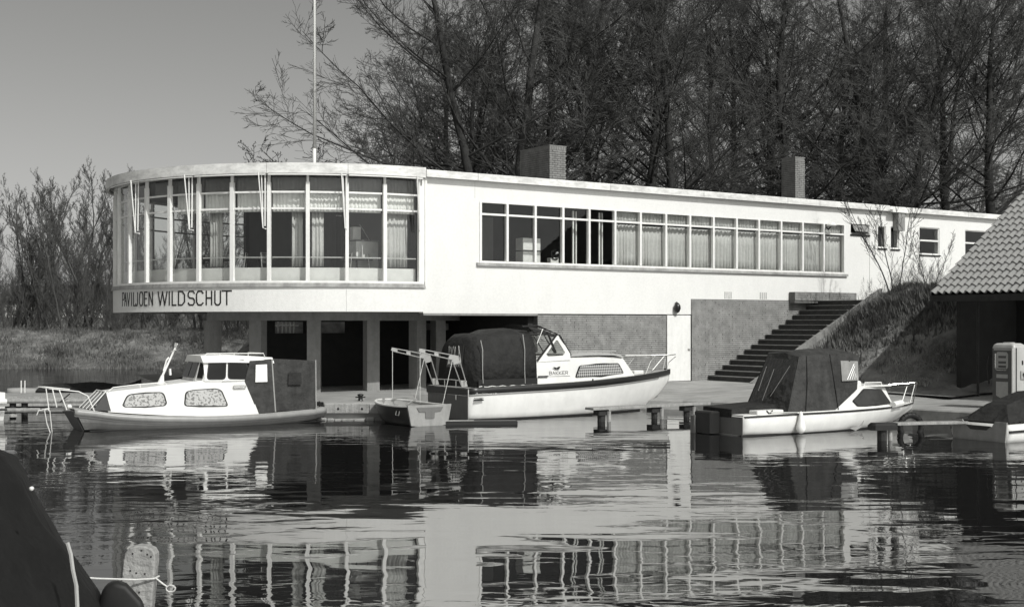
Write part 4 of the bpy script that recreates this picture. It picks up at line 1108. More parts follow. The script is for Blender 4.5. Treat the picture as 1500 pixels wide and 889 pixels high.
MB().slab([(3.0, -.84, 2.1), (3.0, .84, 2.1), (3.36, .82, 1.6), (3.36, -.82, 1.6)], (.006, 0, .004)).build('pane', M_glass, B2)
# side window with checked curtain
cab_window(B2, [(3.37, .97), (3.58, 1.30), (5.06, 1.33), (5.24, 1.04)], -1, 1.175, M_hullk, M_midglass, r=.08, inner=M_check, ytilt=.085) if False else None
def side_at(x, z, secs):
    xs_ = [s[0] for s in secs]; b0 = np.interp(x, xs_, [s[1] for s in secs]); z0 = np.interp(x, xs_, [s[2] for s in secs]); b1 = np.interp(x, xs_, [s[3] for s in secs]); z1 = np.interp(x, xs_, [s[4] for s in secs])-.06
    f = (z-z0)/(z1-z0); return float(b0+(b1-b0)*f)
def skin_window(parent, pts, side, secs, fm, gm, r=.07, grow_=.024, name='window', inner='pane', nseg=8, lab=None):
    P = round_poly([(x, 0, z) for x, z in pts], r)
    c = sum((Vector(p) for p in P), Vector())/len(P)
    def put(q, o): return Vector((q.x, side*(side_at(q.x, q.z, secs)+o), q.z))
    def dense(P_):
        out = []
        for k in range(len(P_)):
            a, b = P_[k], P_[(k+1) % len(P_)]; m_ = max(1, int((b-a).length/.25))
            for j in range(m_): out.append(a+(b-a)*j/m_)
        return out
    Pd = dense(P); O = [q+(q-c).normalized()*grow_ for q in Pd]
    def fan(poly, o0, o1, nm, mt, par, lab=None):
        # ring strips toward centre so that the panel follows the side
        mb = MB(); rings = []
        for f in (1.0, .6, .2): rings.append([put(c+(q-c)*f, o1) for q in poly])
        mb.loft([[put(q, o0) for q in poly]]+rings, True, False); n = len(poly); i = len(mb.v); mb.v.append(tuple(put(c, o1)))
        for b in range(n): mb.f.append((i-n+b, i-n+(b+1) % n, i))
        return mb.build(nm, mt, par, label=lab)
    f_ = fan(O, -.02, .012, name, fm, parent, lab); fan(Pd, .0, .018, inner, gm, f_); return f_
sec2 = [(2.1, .96, .84, .90, 1.48), (3.15, .95, .86, .88, 1.56), (4.3, .86, .90, .76, 1.54), (5.28, .66, .94, .54, 1.50)]
skin_window(B2, [(3.40, 1.0), (3.58, 1.30), (5.03, 1.33), (5.2, 1.06)], -1, sec2, M_hullk, M_check, grow_=.045, inner='curtain', lab='long cabin window with checked curtains')
# cabin-top rails, bow rail
mb = MB().tube([(3.35, -.74, 1.60), (3.35, -.74, 1.67), (5.0, -.6, 1.66), (5.05, -.6, 1.58)], .012, 6)
for x in (3.6, 3.9, 4.2, 4.5, 4.8): mb.tube([(x, -.76+(x-3.35)*.08, 1.58), (x, -.76+(x-3.35)*.08, 1.665)], .01, 5)
mb.build('grab_rail', M_steel, B2)
mb = MB().tube([(5.35, -.52, 1.48), (6.2, -.48, 1.50), (7.0, -.26, 1.50), (7.68, 0, 1.52), (7.0, .26, 1.50), (6.2, .48, 1.50), (5.35, .52, 1.48)], .014, 6)
mb.tube([(6.1, -.52, .99), (6.35, -.46, 1.36), (6.55, -.42, 1.50)], .014, 6).tube([(7.0, -.22, 1.05), (7.12, -.2, 1.42)], .012, 6)
mb.tube([(6.55, -.3, 1.1), (7.05, -.24, 1.5)], .016, 6).tube([(6.1, .52, .99), (6.55, .42, 1.50)], .014, 6).tube([(7.25, -.1, 1.05), (7.35, -.08, 1.3), (7.68, 0, 1.46)], .012, 6)
mb.build('bow_rail', M_chrome, B2)
MB().bbox(5.9, 6.25, -.3, .0, 1.0, 1.10, .02).build('deck_locker', M_hullw, B2)
MB().tube([(7.3, -.05, 1.10), (7.3, .05, 1.10)], .04, 8).build('bow_fairlead', M_hullk, B2)
# canopy: ribs of cross sections
def canopy(secs, n=12):
    rings = []
    for (x, b, z0, z1, xr, flat) in secs:   # xr: forward shift of the top
        r_ = []
        for k in range(n+1):
            a = PI*k/n; c_, s1 = math.cos(a), math.sin(a); e = .45
            yy = -b*(abs(c_)**e)*(1 if c_ > 0 else -1); hh = abs(s1)**flat
            r_.append((x+xr*hh, yy, z0+(z1-z0)*hh))
        rings.append(r_)
    return rings
cs = canopy([(.22, .90, .80, 2.02, .12, .55), (.42, .95, .80, 2.17, .10, .55), (.9, .97, .81, 2.16, .0, .55), (1.25, .97, .82, 2.28, .0, .55), (1.7, .97, .84, 2.30, -.02, .55), (2.12, .95, .85, 2.26, -.04, .55)])
mb = MB().loft(cs, False, False); n_ = 13
mb.f.append(tuple(range(n_)))
cn = mb.build('canopy', M_canvas, B2, True)
sd = cn.modifiers.new('thickness', 'SOLIDIFY'); sd.thickness = .012
for x, xr, zt in ((.44, -.04, 2.0), (1.72, -.04, 2.14)):
    MB().tube([(x, -.985, .83), (x-.02, -.985, 1.25), (x+xr*.4, -.985, 1.75), (x+xr, -.93, zt)], .011, 5).build('canopy_seam', M_hullg2, cn)
# dark strip painting in the skirt's fold shadow, and bright lacing at the bottom
MB().loft([[(x, -.985-.006, 1.02), (x, -.995, .835), (x, -.985, .835)] for x in (.3, .8, 1.4, 2.1)]).build('skirt_fold_shadow', M_rubber, cn)
mb = MB(); P_ = []
for k in range(29): P_.append((.3+k*.065, -1.005, .835+.012*math.sin(k*1.3)))
mb.tube(P_, .014, 5).build('canopy_lacing', M_rope, cn)
# rear clear window crumpled plastic
rw = MB().slab([(.235, -.30, 1.30), (.225, .42, 1.30), (.30, .42, 1.86), (.305, -.30, 1.88)], (-.012, 0, 0)).build('rear_window', M_midglass, cn)
mb = MB(); rr = random.Random(2)
for k in range(13):
    y0 = -.27+k*.053; y1 = min(.40, y0+rr.uniform(-.05, .22))
    mb.tube([(.222, y0, 1.33+rr.uniform(0, .05)), (.262, (y0+y1)/2+rr.uniform(-.03, .03), 1.58), (.288, y1, 1.85-rr.uniform(0, .04))], rr.uniform(.004, .010), 4)
mb.build('plastic_crease_glint', M_rope, rw)  # pale tubes paint the bright glints on the crumpled plastic
# side screen behind the windscreen, struts
MB().tube([(2.14, -.93, 1.46), (2.84, -.84, 2.14), (2.2, -.82, 2.36), (1.75, -.8, 2.34)], .028, 6).build('canopy_hoop', M_canvas, B2)
MB().tube([(2.15, -.9, 1.9), (2.35, -.88, 2.28)], .012, 5).tube([(2.05, -.9, 2.1), (2.42, -.88, 1.95)], .012, 5).build('stay', M_chrome, B2)
MB().loft([[(2.1, y, z), (2.5, y*.98, z+.02-.1), (2.86, y*.96, z-.17)] for y, z in ((-.84, 2.2), (-.5, 2.36), (0, 2.42), (.5, 2.36), (.84, 2.2))], False, False).build('canopy_top', M_canvas, B2)
MB().tube([(2.5, -.86, 2.2), (2.75, -.9, 1.65)], .03, 5).build('canopy_hoop', M_canvas, B2)
# name and emblem
mbn = MB(); x = 2.52
for chh in 'BAKKER':
    letter(mbn, chh, x, x+.075, 1.09, 1.17, .014, lambda a, z, o: (a, -(side_at(a, z, sec2)+.003+o), z), .003); x += .105
mbn.box(2.48, 3.18, -side_at(2.8, 1.05, sec2)-.006, -side_at(2.8, 1.05, sec2)-.0, 1.035, 1.047)
mbn.build('boat_name', mat('grey_lettering', .16, .5), B2)
MB().slab([(2.62, -.945, 1.28), (2.70, -.945, 1.23), (2.82, -.945, 1.225), (2.86, -.945, 1.30), (2.80, -.945, 1.29), (2.74, -.945, 1.262), (2.68, -.945, 1.285)], (0, -.008, 0)).build('bird_emblem', M_paint_black, B2)
mbn = MB(); x = .16
for chh in 'MAASSLUIS':
    letter(mbn, chh, x, x+.045, .655, .70, .010, lambda a, z, o: (a, -(float(np.interp(a, [s[0] for s in st2], [s[1] for s in st2]))+.030+o), z), .003); x += .068
mbn.build('port_name', M_hullw, B2)
MB().box(.12, .38, -1.105, -1.06, .56, .575).build('flag_sticker', M_gpaint, B2); MB().box(.12, .38, -1.105, -1.06, .50, .53).build('flag_sticker', M_paint_black, B2)
MB().tube([(2.14, -.97, 1.05), (2.45, -.97, 1.05)], .02, 6).build('door_bolt', M_hullk, B2)
MB().tube([(3.85, -1.02, .84), (3.85, -1.06, .95)], .02, 5).build('cleat', M_black, B2)
MB().tube([(.42, -1.0, .80), (.42, -1.0, .92)], .03, 6).build('cleat', M_black, B2)
# davits over the stern
def davit(y):
    d_ = MB()
    def plate(poly, holes_):
        pass
    top = [(.02, y, .86), (-.30, y, 1.60), (-.42, y, 1.66), (-1.28, y, 1.74)]
    rings = []
    # box beam made of two flanges and webs so that the lightening holes stay open
    def flange(a, b, w_=.014): d_.tube([a, b], w_, 4)
    a0, a1, b0, b1 = (.10, y, .84), (-.06, y, .84), (-.16, y, 1.60), (-.34, y, 1.52)
    flange(a0, b0); flange(a1, b1); 
    flange(b0, (-1.28, y, 1.80), .014); flange(b1, (-1.25, y, 1.72), .014)
    def web(p, q, r_, s): d_.slab([p, q, r_, s], (0, .02, 0))
    web((.10, y-.01, .84), (-.06, y-.01, .84), (-.10, y-.01, 1.0), (.06, y-.01, 1.0))
    web((-.12, y-.01, 1.44), (-.30, y-.01, 1.40), (-.36, y-.01, 1.53), (-.18, y-.01, 1.62))
    web((-.18, y-.01, 1.61), (-.35, y-.01, 1.53), (-.46, y-.01, 1.55), (-.42, y-.01, 1.645))
    web((-.74, y-.01, 1.69), (-.74, y-.01, 1.60), (-.86, y-.01, 1.63), (-.86, y-.01, 1.71))
    web((-1.12, y-.01, 1.765), (-1.12, y-.01, 1.68), (-1.30, y-.01, 1.74), (-1.28, y-.01, 1.80))
    return d_.build('davit_arm', M_hullg2, B2)
davit(-.78); davit(.62)
MB().tube([(0, -.9, .98), (-.02, -.2, 1.0), (0, .8, .98)], .014, 6).build('stern_rail', M_steel, B2)
for y in (-.45, .1): MB().tube([(-.03, y, .5), (-.03, y, .98)], .013, 6).build('ladder_rail', M_chrome, B2)
for k, y in enumerate((-.78, .62)):
    MB().tube([(-1.26, y, 1.76), (-1.26, y, .48)], .008, 5).build('fall_rope', M_rope, B2)
    MB().tube([(-.34, y, 1.5), (-.62, y-.0, .42)], .008, 5).build('fall_rope', M_rope, B2)

# ---------- dinghy hanging just behind the stern
dg = at_px(628, 29.95, 0)
DG = empty('dinghy', dg, ANG-PI/2+.0, 'small open dinghy with white inside, dark hull and grey transom behind the large cruiser', 'dinghy')
# local: +x is towards the camera side (stern), so the bow is at -x
stn = [(-2.25, .04, .50, .02, .40, .34), (-2.12, .26, .50, .14, .22, .12), (-1.7, .52, .47, .36, .06, -.03), (-1.1, .64, .44, .50, .0, -.08), (-.4, .64, .44, .52, -.02, -.08), (0, .58, .46, .46, -.01, -.06)]
stn = smooth_interp(stn, 16)
outer = []; 
for x, bd, zd, bc, zc, zk in stn:
    o_ = [(x, -bd, zd), (x, -(bd+bc)/2-.02, (zd+zc)/2), (x, -bc, zc), (x, 0, zk), (x, bc, zc), (x, (bd+bc)/2+.02, (zd+zc)/2), (x, bd, zd)]
    outer.append(o_)
MB().loft(outer, False, False).build('hull', M_hullk, DG, True)
inner = [[(x, p[1]*.93, max(p[2]+.03*(1 if abs(p[1]) < .3 else 0), .06) if j not in (0, 6) else p[2]) for j, p in enumerate(r_)] for x, r_ in zip([s[0] for s in stn], outer)]
MB().loft(inner, False, False).build('inside', M_hullg2, DG, True)
for s_ in (-1, 1):
    MB().loft([[(x, s_*bd*.9, zd+.005), (x, s_*(bd+.02), zd+.005), (x, s_*(bd+.02), zd+.035), (x, s_*bd*.9, zd+.035)] for x, bd, zd, *_ in stn]).build('gunwale', M_hullw, DG)
MB().slab([(0, -.60, .50), (0, -.50, .02), (0, -.1, -.03), (0, .1, -.03), (0, .50, .02), (0, .60, .50)], (.05, 0, 0)).build('transom', M_gpaint, DG)
MB().slab([(.051, -.36, .44), (.051, .36, .44), (.051, .30, .34), (.051, .13, .33), (.051, .12, .18), (.051, -.12, .18), (.051, -.13, .33), (.051, -.30, .34)], (.018, 0, 0)).build('motor_pad', M_hullg, DG)
for x in (-1.5, -.75): MB().bbox(x, x+.22, -.55, .55, .30, .33, .005).build('thwart', M_wood, DG)
MB().tube([(-.2, -.5, .50), (-1.2, .35, .56)], .02, 6).build('oar', M_wood, DG)
MB().tube([(-.35, -.68, .36), (-.35, -.70, .26), (-.2, -.70, .26), (-.2, -.68, .36)], .008, 5).build('fender_loop', M_gpaint, DG)
MB().bbox(-.09, .09, 0, .06, -.05, .05, .01)
# ---------- dark raft plank beside the cruiser
c = empty('floating_plank', at_px(700, 30.35, 0), .10, 'dark tarred plank floating along the stern quarter of the large cruiser', 'plank')
MB().bbox(-.95, .95, -.12, .12, -.05, .09, .02).build('board', M_hullk, c)
MB().bbox(-.95, -.1, -.125, -.05, .091, .11, .003).build('edge_strip', M_hullg2, c)

# ---------- boat 1: white and grey steel cruiser at the left; bow towards -U, visible side +y
ang1 = ANG+PI-.04
n1 = Vector((-math.sin(ang1), math.cos(ang1), 0))     # local +y, towards the camera
h1 = Vector((math.cos(ang1), math.sin(ang1), 0))
o1 = Vector((-9.56, 28.3, 0)) - n1*.62 - h1*5.72      # stern, centre line
B1 = empty('steel_cruiser', o1, ang1, 'white cabin boat with grey hull and dark rear canopy before the round end', 'boat', 'moored motor boats')
st1 = smooth_interp([(-.10, .62, .31, .52, .12, .06), (.5, .76, .27, .66, .03, -.04), (1.6, .92, .23, .80, -.02, -.12), (2.8, .96, .22, .84, -.04, -.14), (4.0, .90, .26, .76, -.03, -.14), (5.0, .74, .34, .58, .0, -.10), (5.5, .66, .42, .50, .03, -.06), (5.95, .60, .48, .46, .03, -.05)])
X1 = lambda x: 5.72-x                               # x measured from the bow corner, as surveyed
hull_mb(st1, rake=(5.0, .55)).build('hull', M_hullg, B1)
for s_ in (-1, 1):
    strake(st1, .03, -.10, .03, s_).build('rubbing_strake', mat('strake_grey', .23, .4, .06, 5, spec=.45, stain=.12), B1, True)
    strake(st1, -.102, -.135, .012, s_).build('rubbing_line', M_hullg, B1)
rings = [[(x, -bd*.99, zd+.01), (x, bd*.99, zd+.01), (x, bd*.97, zd+.035), (x, -bd*.97, zd+.035)] for x, bd, zd, bc, zc, zk in st1]
MB().loft(rings).build('deck', M_hullg2, B1)
MB().slab([(5.955, -.605, .475), (5.955, .605, .475), (5.70, .46, -.02), (5.70, -.46, -.02)], (.02, 0, -.01)).build('bow_plate', M_hullk, B1, label='raked bow plate with its shade painted black')  # black stands in for the shade on the bow face
MB().bbox(6.0, 6.5, -.34, .44, .47, .51, .01).build('bow_platform', M_hullg, B1)
# waterline boot
rings = []
for x, bd, zd, bc, zc, zk in st1:
    if x < 5.6: rings.append([(x, bc+.004, -.06), (x, bc+.02, .015), (x, bc-.05, .015), (x, bc-.05, -.06)])
MB().loft(rings).build('boot_stripe', M_hullk, B1)
sec1 = [(1.72, .80, .24, .74, 1.07), (2.6, .82, .24, .76, 1.08), (3.1, .82, .26, .74, 1.08), (3.9, .76, .30, .66, 1.00), (4.6, .66, .36, .54, .92), (5.2, .54, .42, .42, .86)]
s1m = [(1.72, .80, .24, .74, 1.07)]
trunk_mb(sec1[1:]).build('cabin', M_hullw, B1)
# side that rakes down to the stern beyond the door: kinked end
for s_ in (1, -1):
    MB().slab([(2.6, s_*.82, .24), (2.6, s_*.765, 1.04), (2.02, s_*.765, 1.04), (1.72, s_*.81, .25)], (0, -s_*.05, 0)).build('cabin_side', M_hullw, B1)
MB().box(1.95, 2.6, -.74, .74, .25, .30).build('cockpit_floor', M_hullg, B1)
# forward well frame: sloping dark glazed front
MB().slab([(5.2, .42, .86), (5.2, -.42, .86), (5.55, -.5, .48), (5.55, .5, .48)], (.02, 0, .01)).build('front_pane', M_midglass, B1)
MB().slab([(5.22, .43, .85), (5.52, .51, .47), (5.14, .55, .44)], (0, .01, 0)).build('front_pane', M_midglass, B1)
mb = MB()
for y in (.42, .14, -.14, -.42): mb.tube([(5.23, y, .87), (5.60, y*1.18, .48)], .012, 5)
mb.tube([(5.23, .43, .87), (5.23, -.43, .87)], .018, 5); mb.build('front_frame', M_hullw, B1)
# wheelhouse
wh1 = [(1.36, .74, 1.05, .66, 1.64), (2.4, .75, 1.06, .66, 1.68), (2.95, .73, 1.08, .62, 1.67)]
trunk_mb([(1.30, .72, 1.46, .66, 1.60), (2.4, .73, 1.50, .66, 1.68), (3.05, .70, 1.5, .58, 1.66)]).build('wheelhouse_roof', M_hullw, B1)
trunk_mb([(1.98, .75, 1.05, .675, 1.60), (2.6, .75, 1.06, .67, 1.60), (3.02, .73, 1.07, .62, 1.60)]).build('wheelhouse', M_hullw, B1)
MB().loft([[(3.02, .73, 1.07), (2.95, .6, 1.56), (2.9, .6, 1.56), (2.9, .73, 1.07)], [(3.18, .5, 1.08), (3.02, .42, 1.58), (2.9, .42, 1.58), (2.9, .5, 1.07)], [(3.18, -.5, 1.08), (3.02, -.42, 1.58), (2.9, -.42, 1.58), (2.9, -.5, 1.07)], [(3.02, -.73, 1.07), (2.95, -.6, 1.56), (2.9, -.6, 1.56), (2.9, -.73, 1.07)]]).build('wheelhouse_front', M_hullw, B1)
for y0, y1 in ((-.46, -.03), (.03, .46)): MB().slab([(3.19, y0, 1.14), (3.19, y1, 1.14), (3.06, y1*.88, 1.50), (3.06, y0*.88, 1.50)], (.012, 0, 0)).build('windscreen', M_dglass, B1)
MB().slab([(3.15, .55, 1.14), (3.06, .70, 1.13), (2.985, .61, 1.50), (3.04, .47, 1.50)], (.01, .012, 0)).build('windscreen', M_dglass, B1)
swh = [(1.98, .75, 1.05, .675, 1.66), (2.6, .75, 1.06, .67, 1.66), (3.02, .73, 1.07, .62, 1.66)]
skin_window(B1, [(2.96, 1.12), (2.88, 1.53), (2.50, 1.55), (2.54, 1.12)], 1, swh, M_black, M_dglass, r=.08, grow_=.026)
skin_window(B1, [(2.45, 1.12), (2.42, 1.53), (2.02, 1.53), (1.96, 1.2), (2.02, 1.11)], 1, swh, M_black, M_dglass, r=.08, grow_=.026)
skin_window(B1, [(4.86, .56), (4.74, .79), (4.0, .83), (3.94, .58), (4.0, .53), (4.8, .52)], 1, sec1, M_black, M_floral, r=.1, grow_=.036, inner='curtain', lab='rounded forward window with floral curtain')
skin_window(B1, [(3.50, .50), (3.46, .84), (2.78, .90), (2.64, .86), (2.47, .50)], 1, sec1, M_black, M_floral, r=.1, grow_=.036, inner='curtain', lab='rounded aft window with floral curtain') if False else None
sec1b = [(2.0, .80, .24, .76, 1.10)] + sec1[1:]
skin_window(B1, [(3.50, .52), (3.45, .83), (3.3, .86), (2.78, .88), (2.66, .84), (2.50, .48)], 1, sec1b, M_black, M_floral, r=.08, grow_=.036, inner='curtain', lab='rounded aft window with floral curtain')
# roof rail, cabin rails
mb = MB().tube([(1.5, .6, 1.62), (1.52, .58, 1.70), (2.9, .5, 1.71), (2.95, .5, 1.66)], .012, 5)
for x in (1.9, 2.25, 2.6): mb.tube([(x, .56, 1.63), (x, .56, 1.70)], .01, 5)
mb.tube([(1.52, .58, 1.70), (1.52, -.5, 1.70)], .01, 5); mb.build('roof_rail', M_wpaint, B1)
mb = MB().tube([(5.15, .38, .88), (5.05, .38, .96), (4.5, .44, 1.02), (3.9, .5, 1.05), (3.85, .5, 1.0)], .012, 5); mb.tube([(4.45, .44, .95), (4.45, .44, 1.02)], .01, 5); mb.build('cabin_rail', M_wpaint, B1)
mb = MB().tube([(5.5, .58, .42), (5.66, .58, .80), (5.85, .57, .90), (6.46, .46, .98), (6.6, 0, 1.0), (6.4, -.42, .98), (5.8, -.55, .9)], .012, 6)
mb.tube([(6.1, .52, .50), (6.26, .50, .95)], .012, 6).tube([(6.46, .42, .50), (6.52, .40, .985)], .011, 6).tube([(6.1, -.5, .5), (6.2, -.5, .94)], .014, 6); mb.build('bow_rail', M_wpaint, B1)
MB().lathe([(.05, 0), (.06, .05), (.03, .09)], (5.95, .1, .5), 8).build('bollard', M_wpaint, B1)
# tilted mast with fittings
mb = MB().tube([(3.85, 0, .98), (3.80, 0, 1.2)], .09, 8, .035); mb.tube([(3.80, 0, 1.2), (3.45, 0, 1.95)], .028, 6, .02); mb.build('mast', M_wpaint, B1)
MB().tube([(3.78, 0, 1.3), (3.72, .03, 1.55), (3.66, .02, 1.62)], .02, 5).tube([(3.56, -.12, 1.75), (3.52, .12, 1.8)], .012, 5).tube([(3.63, .02, 1.35), (3.62, .02, 1.2)], .03, 5).build('mast_fitting', M_wpaint, B1)
MB().tube([(3.5, 0, 1.86), (3.48, 0, 1.96)], .035, 6).build('mast_light', M_hullg2, B1)
# canopy and canvas door
cp_ = MB().loft([[(2.02, .70, 1.02), (2.0, .66, 1.52), (2.0, -.66, 1.52), (2.02, -.70, 1.02)], [(1.34, .71, .30), (1.38, .67, 1.56), (1.38, -.67, 1.56), (1.34, -.71, .30)], [(.22, .70, .28), (.22, .64, 1.50), (.22, -.64, 1.50), (.22, -.70, .28)]])
cnp = cp_.build('canopy', M_canvas_g, B1)
MB().slab([(2.06, .775, 1.04), (1.92, .74, 1.53), (1.37, .74, 1.55), (1.33, .80, .28), (1.74, .805, .27)], (0, -.02, 0)).build('canvas_door', M_canvas_g, cnp)
MB().slab([(1.80, .778, 1.02), (1.78, .752, 1.43), (1.50, .752, 1.44), (1.50, .778, 1.02)], (0, .01, 0)).build('door_curtain', M_net, cnp)
MB().tube([(1.30, .80, .29), (1.37, .745, 1.56)], .016, 5).build('canopy_seam', M_hullg2, cnp)
MB().tube([(.21, .72, .29), (.20, .66, 1.52)], .014, 5).build('canopy_seam', M_hullg2, cnp)
MB().slab([(.95, .73, .93), (.93, .71, 1.22), (.6, .71, 1.22), (.6, .73, .93)], (0, .004, 0)).build('patch_window', M_canvas, cnp)
MB().slab([(2.18, .828, .83), (1.93, .828, .83), (1.93, .824, .90), (2.18, .824, .90)], (0, .006, 0))
nl = MB().slab(round_poly([(2.36, .808, .88), (2.36, .802, .955), (2.04, .802, .955), (2.04, .808, .88)], .035), (0, .008, 0)).build('name_plate', M_gpaint, B1)
mbn = MB(); x = 2.325
for chh in 'ERMOSE': letter(mbn, chh, x, x-.032, .895, .94, .008, lambda a, z, o: (a, .815+o, z), .003); x -= .045
mbn.build('name_lettering', M_hullw, nl)
MB().tube([(.1, .45, .34), (.1, .45, .46), (-.1, .42, .44)], .025, 6).tube([(-.05, .3, .34), (-.05, .3, .48)], .018, 6).build('cleat', M_black, B1)
MB().tube([(6.48, .42, .53), (6.56, .44, .50), (6.50, .40, .2), (6.42, .38, -.02)], .013, 5).tube([(6.5, .4, .53), (6.45, .46, .48), (6.40, .40, .1), (6.38, .36, -.02)], .012, 5).tube([(6.45, .42, .54), (6.68, .42, .50), (6.72, .42, .40)], .012, 5).build('mooring_rope', M_rope, B1)

# ---------- boat 3: small white day boat at the right
ang3 = math.radians(31); h3 = Vector((math.cos(ang3), math.sin(ang3), 0)); n3 = Vector((h3.y, -h3.x, 0))
o3 = Vector((4.85, 27.0, 0)) + h3*.15 - n3*.70
B3 = empty('day_boat', o3, ang3, 'small white day boat with a tall dark canvas tent moored before the stairs', 'boat', 'moored motor boats')
st3 = smooth_interp([(0, .70, .42, .60, .03, -.08), (1.2, .80, .44, .70, .0, -.12), (2.6, .84, .45, .72, .0, -.14), (3.8, .74, .46, .56, .03, -.12), (4.8, .52, .47, .30, .10, -.05), (5.5, .26, .48, .10, .25, .14), (5.98, .03, .50, .01, .40, .36)])
hull_mb(st3).build('hull', M_hullw, B3, True)
for s_ in (-1, 1): strake(st3, .012, -.022, .022, s_).build('rubbing_strake', M_hullk, B3)
MB().bbox(-.012, -.001, -.66, .66, .02, .41, .002).build('transom', M_hullg, B3)  # darker than the hull: stern shade put into the colour
rings = []
for x, bd, zd, bc, zc, zk in st3:
    if x > 5.2: break
    rings.append([(x, -bc-.012, -.05), (x, -bc-.014, .03), (x, -bc+.04, .03), (x, -bc+.04, -.05)])
MB().loft(rings).build('boot_stripe', M_hullk, B3)
rings = [[(x, -bd*.98, zd+.01), (x, bd*.98, zd+.01), (x, bd*.95, zd+.03), (x, -bd*.95, zd+.03)] for x, bd, zd, bc, zc, zk in st3]
MB().loft(rings).build('deck', M_hullw, B3)
MB().bbox(.35, 1.12, -.72, -.45, .44, .54, .015).build('side_locker', M_hullw, B3)
letter(MB(), 'V', .62, .78, .455, .53, .03, lambda a, z, o: (a, -.722-o, z), .006).build('letter', M_paint_black, B3)
MB().hexa([(-.02, -.3, .38), (1.2, -.45, .46), (1.2, .66, .46), (-.02, .66, .38), (0.0, -.3, .56), (1.2, -.45, .64), (1.2, .6, .64), (.0, .66, .58)]).build('motor_cover', M_canvas, B3)
MB().bbox(-.30, -.02, .05, .62, .02, .50, .03).build('motor_well_shade', M_hullk, B3)  # black box stands in for the shade inside the motor well
MB().bbox(-.34, -.1, .55, .72, .0, .40, .02).build('swim_step', M_hullg, B3)
# tent canopy
tent = MB().loft([[(1.25, -.70, .47), (1.72, -.56, 1.68), (1.74, -.1, 1.76), (1.74, .45, 1.74), (1.25, .70, .47)],
                  [(1.34, -.72, .47), (1.80, -.60, 1.70), (1.80, -.1, 1.80), (1.8, .5, 1.76), (1.34, .72, .47)],
                  [(2.1, -.74, .47), (2.45, -.60, 1.72), (2.45, -.1, 1.85), (2.45, .5, 1.8), (2.1, .74, .47)],
                  [(2.65, -.73, .47), (3.35, -.58, 1.74), (3.35, -.1, 1.84), (3.35, .5, 1.8), (2.65, .73, .47)],
                  [(3.42, -.66, .92), (3.62, -.54, 1.68), (3.62, -.1, 1.74), (3.62, .48, 1.72), (3.42, .66, .92)]], True, True)
tn = tent.build('canopy', M_canvas_g, B3)
MB().slab([(1.33, -.64, .56), (1.69, -.54, 1.60), (1.70, .42, 1.64), (1.30, .62, .56)], (-.02, 0, .01)).build('rear_flap', mat('glossy_tarpaulin', .03, .35, .2, 5, .6, 12, spec=.5), tn)
for a_, b_ in (((1.28, -.12, .80), (1.60, -.40, 1.48)), ((1.24, .1, .7), (1.50, .0, 1.4)), ((1.3, .3, .9), (1.5, .25, 1.45))): MB().tube([a_, b_], .006, 4).build('flap_crease_glint', M_gpaint, tn)  # lighter tubes paint the highlights along the creases
MB().tube([(2.75, -.742, .48), (2.68, -.66, 1.2), (2.62, -.60, 1.73)], .012, 5).build('canopy_seam', M_canvas, tn)
MB().tube([(1.75, -.742, .48), (1.86, -.68, 1.1), (1.9, -.61, 1.7)], .010, 5).build('canopy_seam', M_canvas, tn)
sw = MB().slab([(2.92, -.675, 1.12), (2.95, -.600, 1.58), (3.52, -.575, 1.56), (3.48, -.640, 1.12)], (0, -.012, 0)).build('side_window', M_gpaint, tn)
mb = MB()
for k in range(5): mb.tube([(3.10+k*.075, -.672, 1.15), (3.38+k*.02, -.606, 1.50-k*.05)], .007, 4)
mb.build('plastic_crease_glint', M_hullw, sw)  # white tubes paint bright streaks of light on the plastic
# cabin
sec3 = [(2.65, .72, .46, .60, .66), (3.42, .70, .46, .58, .99), (4.0, .66, .46, .52, .99), (4.65, .54, .47, .42, .95), (4.66, .54, .47, .42, .95)]
MB().loft([[(x, -b0, z0), (x, -b1, z1-.03), (x, -b1+.05, z1), (x, b1-.05, z1), (x, b1, z1-.03), (x, b0, z0)] for x, b0, z0, b1, z1 in [(2.62, .72, .46, .715, .50), (3.42, .70, .46, .60, .99), (4.0, .66, .46, .54, .97), (4.58, .54, .47, .44, .94)]]).build('cabin', M_hullw, B3)
MB().loft([[(4.55, -.44, .93), (4.58, -.54, .47), (4.80, -.50, .47)], [(4.55, .44, .93), (4.58, .54, .47), (4.80, .50, .47)]]).build('cabin_front', M_hullw, B3)
MB().bbox(3.35, 3.75, -.5, .5, .985, 1.10, .03).build('hatch', M_hullw, B3)
MB().bbox(3.7, 4.66, -.56, .56, .955, .985, .01).build('cabin_roof', M_hullw, B3)
MB().tube([(3.9, -.42, .98), (3.92, -.42, 1.05), (4.5, -.38, 1.04), (4.52, -.38, .98)], .014, 5).build('grab_rail', M_wpaint, B3)
MB().tube([(3.55, .1, 1.1), (3.42, .1, 1.25), (3.4, .12, 1.55)], .014, 5).build('wiper_arm', M_wpaint, B3)
s3w = [(2.62, .72, .46, .70, .53), (3.42, .70, .46, .60, 1.02), (4.0, .66, .46, .54, 1.00), (4.70, .53, .47, .42, .97)]
skin_window(B3, [(3.28, .66), (3.72, .90), (4.36, .88), (4.66, .55), (3.42, .54)], -1, s3w, M_black, M_midglass, r=.03, grow_=.03, lab='wide dark cabin window')
mb = MB().tube([(4.75, -.42, .9), (5.5, -.30, .93), (6.15, 0, .98), (5.5, .3, .93), (4.75, .42, .88)], .014, 6)
mb.tube([(5.2, -.36, .5), (5.45, -.31, .92)], .012, 5).tube([(5.95, -.06, .52), (6.15, 0, .98)], .014, 5).tube([(5.75, -.14, .52), (5.98, -.08, .94)], .012, 5); mb.build('bow_rail', M_chrome, B3)
